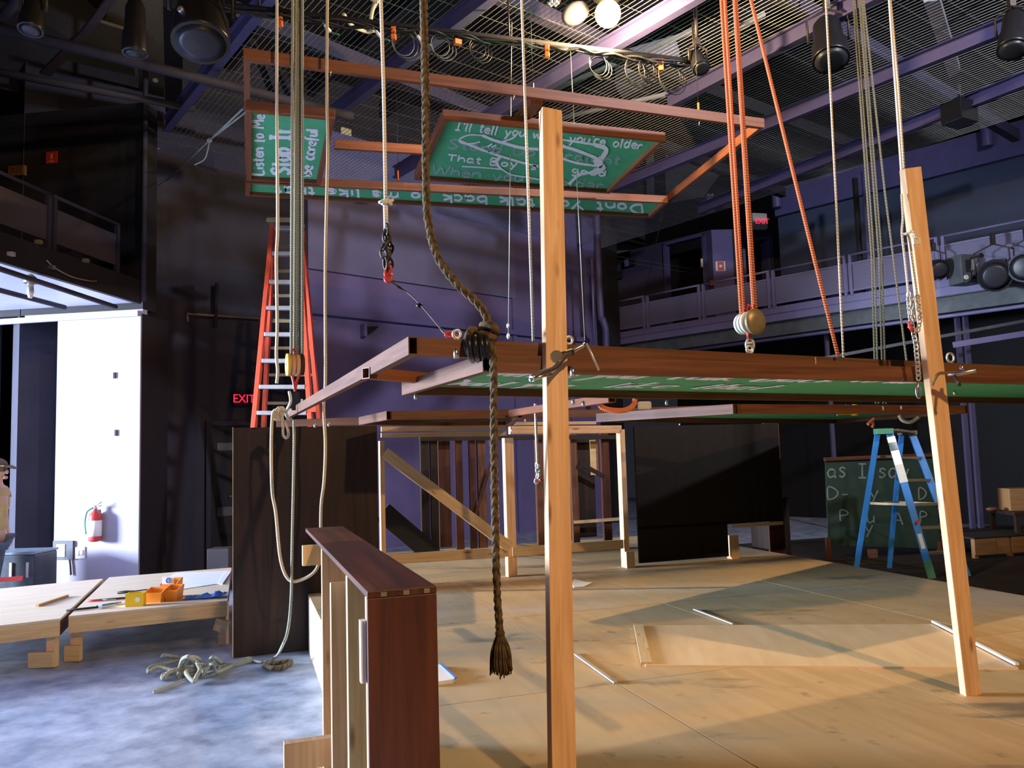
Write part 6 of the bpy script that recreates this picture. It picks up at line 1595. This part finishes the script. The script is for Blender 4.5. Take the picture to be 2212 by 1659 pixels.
# stage lamps hung from the ceiling
def hung(label, px, py, z, aim, r, ln, lens='glass', dz=.4):
    t = stage_lamp(label, Pz(px, py, z), aim, r, ln, group='stage lamps hung from the ceiling', lens=lens)
    c = Pz(px, py, z); mb = MB(); mb.tube([c + ZV * r * 2.6, c + ZV * (r * 2.6 + dz)], .02, 6); obj('drop_pipe', mb, M['iron'], t)
    return t
hung('large black stage lamp hanging at top left with a bright curved edge', 435, 30, 5.2, (.1, -.3, -.95), .21, .62)
hung('black stage lamp hanging at top right near the thin pale rope', 1790, 90, 5.9, (-.1, -.35, -.9), .18, .55)
hung('dark stage lamp hanging at the top right corner', 2190, 70, 5.8, (-.3, -.3, -.9), .14, .5)
hung('small stage lamp hanging on the black batten right end', 1508, 132, 5.8, (.1, -.5, -.8), .09, .28)
hung('small black lamp hanging on a drop pipe at upper left', 292, 62, 5.4, (0, 0, -1), .10, .45)
hung('dim stage lamp hanging at the far top left corner', 72, 25, 5.3, (0, -.2, -1), .09, .36)
c = Pz(435, 30, 5.2)
mb = MB(); mb.tube(smooth_path([Pz(388, 18, 5.1), Pz(402, 34, 5.08), Pz(412, 58, 5.05), Pz(424, 76, 5.05), Pz(446, 88, 5.05), Pz(462, 90, 5.05)]), .025, 7); tag(obj('bent_duct', mb, M['alu']), 'bright curved metal hose by the large hanging lamp', 'hose')
# dark speaker boxes and violet pots on the upper right wall
bx = thing('ceiling_speaker', 'small black speaker box under the violet beam at right', 'speaker', tuple(Pz(2072, 245, 6.1)))
mb = MB(); mb.box(Pz(2072, 245, 6.1), .38, .3, .30, .5); obj('cabinet', mb, M['blackplastic'], bx, bevel=.01)
mb = MB(); mb.tube([Pz(2075, 228, 6.2), Pz(2075, 228, 6.2) + ZV * .3], .02, 6); obj('bracket', mb, M['iron'], bx)
for k, (x, y, d_) in enumerate(((2131, 292, DW), (1677, 428, DW), (1535, 440, AW))):
    c = on_g(x, y, d_ + (.23 if x > 1600 else .09)); t = thing('junction_pot', ['violet cylinder on the wall at far right below the girder', 'violet cylinder above the navy wall left end', 'violet cylinder above the gallery doorway'][k], 'fitting', tuple(c), 'violet cylinders on the upper wall')
    mb = MB(); mb.lathe([(.095, -.22), (.10, -.2), (.10, .18), (.095, .2)], c, n=16); obj('can', mb, M['beam'], t)
    mb = MB(); mb.lathe([(.03, .2), (.03, .24)], c + Vector((-.04, 0, 0)), n=10); mb.lathe([(.03, .2), (.03, .24)], c + Vector((.05, 0, 0)), n=10); obj('terminals', mb, M['offwhite'], t)
# pale ducts and panels above the grid, lit by the lamp
def slab(name, lab, quad, z, th, m_, cat='duct'):
    mb = MB(); mb.prism([Pz(x, y, z) for x, y in quad], (0, 0, th)); return tag(obj(name, mb, m_), lab, cat)
slab('air_duct', 'grey air duct with a brace above the upper frame', ((1330, 190), (1352, 158), (1460, 128), (1470, 160), (1350, 222)), 7.0, .35, M['duct'])
slab('air_duct', 'long dark duct below the grey one', ((1350, 226), (1475, 165), (1505, 185), (1370, 245)), 6.9, .3, M['char'])
slab('air_duct', 'pale duct strip in the roof behind the upper right beams', ((1995, 5), (2030, 0), (2075, 155), (2050, 168)), 7.6, .12, M['duct'])
slab('wall_panel_overhead', 'pale wall panel high behind the upper frame right corner', ((1436, 352), (1440, 336), (1560, 370), (1520, 425), (1440, 440)), 7.1, .05, M['palewall'], 'panel')
slab('air_duct', 'pale upright duct strip behind the upper frame right corner', ((1396, 335), (1412, 330), (1414, 430), (1398, 432)), 7.2, .1, M['palewall'])
slab('ceiling_board', 'dull tan ceiling board at upper left behind the drop pipe', ((150, 90), (215, 48), (285, 70), (292, 165), (140, 130)), 7.2, .04, mat('dull_tan_board', (.14, .115, .06), .8, var=.15), 'panel')
slab('ceiling_board', 'grey mesh board right of the tan board at upper left', ((225, 45), (240, 0), (360, 0), (355, 215), (300, 200), (296, 80)), 7.4, .04, mat('grey_mesh_board', (.20, .18, .15), .8, var=.15, vscale=30), 'panel')
slab('ceiling_board', 'purplish sloping board at the upper left', ((85, 160), (175, 70), (228, 0), (252, 0), (190, 80), (110, 165)), 7.0, .04, mat('mauve_board', (.13, .10, .12), .8, var=.15), 'panel')
for k, (a, b) in enumerate((((375, 0), (375, 230)), ((590, 130), (640, 240)), ((545, 90), (600, 235)))):
    cbeam('truss_member', ['wide dark upright member at upper left', 'dark truss diagonal behind the upper frame, right', 'dark truss diagonal behind the upper frame, left'][k], a, b, .22 if k == 0 else .07, .2 if k == 0 else .08, 6.9, M['black'])
for k, (a, b) in enumerate((((1060, 252), (1500, 65)), ((1180, 262), (1500, 190)), ((1560, 85), (1650, 30)))):
    p, q = Pz(*a, 6.75), Pz(*b, 6.75); mb = MB(); mb.tube([p, q], .035, 7); tag(obj('roof_pipe', mb, M['palewall']), ['pale pipe above the grid behind the bulb', 'pale pipe above the grid behind the near post top', 'short warm pipe above the grid left of the orange ropes'][k], 'pipe')
c = on_bw(747, 290, -.28); mb = MB(); mb.frame_box(c - BWd * .1 - ZV * .1, BWd * .22, -BWn * .015, ZV * .22); pl = tag(obj('number_plate', mb, mat('dim_yellow_plate', (.62, .55, .30), .6, var=.05)), 'small yellow number plate on the far wall above the middle batten of the upper frame', 'sign')
mb = MB(); mb.lathe([(.035, 0), (.035, .02)], Pz(336, 172, 6.8), axis=(0, -.3, -1), n=14); tag(obj('ceiling_spot', mb, M['offwhite']), 'small round pale fitting high at upper left', 'fitting')
mb = MB(); c = Pz(810, 3, 6.1); mb.tube(smooth_path([c + Vector((-.1, 0, .1)), c, c + Vector((.05, 0, .03)), c + Vector((.10, 0, .1)), c + Vector((-.02, .02, -.05)), c + Vector((-.06, .03, -.25))]), .02, 7); tag(obj('rope', mb, M['cream_rope']), 'loose cream rope end draped over the grid at top', 'rope')
mb = MB(); mb.tube(smooth_path([Pz(742, 30, 6.25), Pz(760, 55, 6.2), Pz(790, 68, 6.2), Pz(808, 66, 6.2), Pz(800, 60, 6.22)]), .02, 7); tag(obj('rope', mb, M['cream_rope']), 'short slack cream rope on the grid above the upper frame', 'rope')
# roof joists high above the grid
for k in range(7):
    p = Vector((-3 + k * 1.9, 6, 8.3)); mb = MB(); mb.beam(p - wd * 4, p + wd * 12, .12, .3); o = tag(obj('roof_joist', mb, M['char']), 'dark roof joist high above the wire grid', 'beam', 'roof joists above the grid')
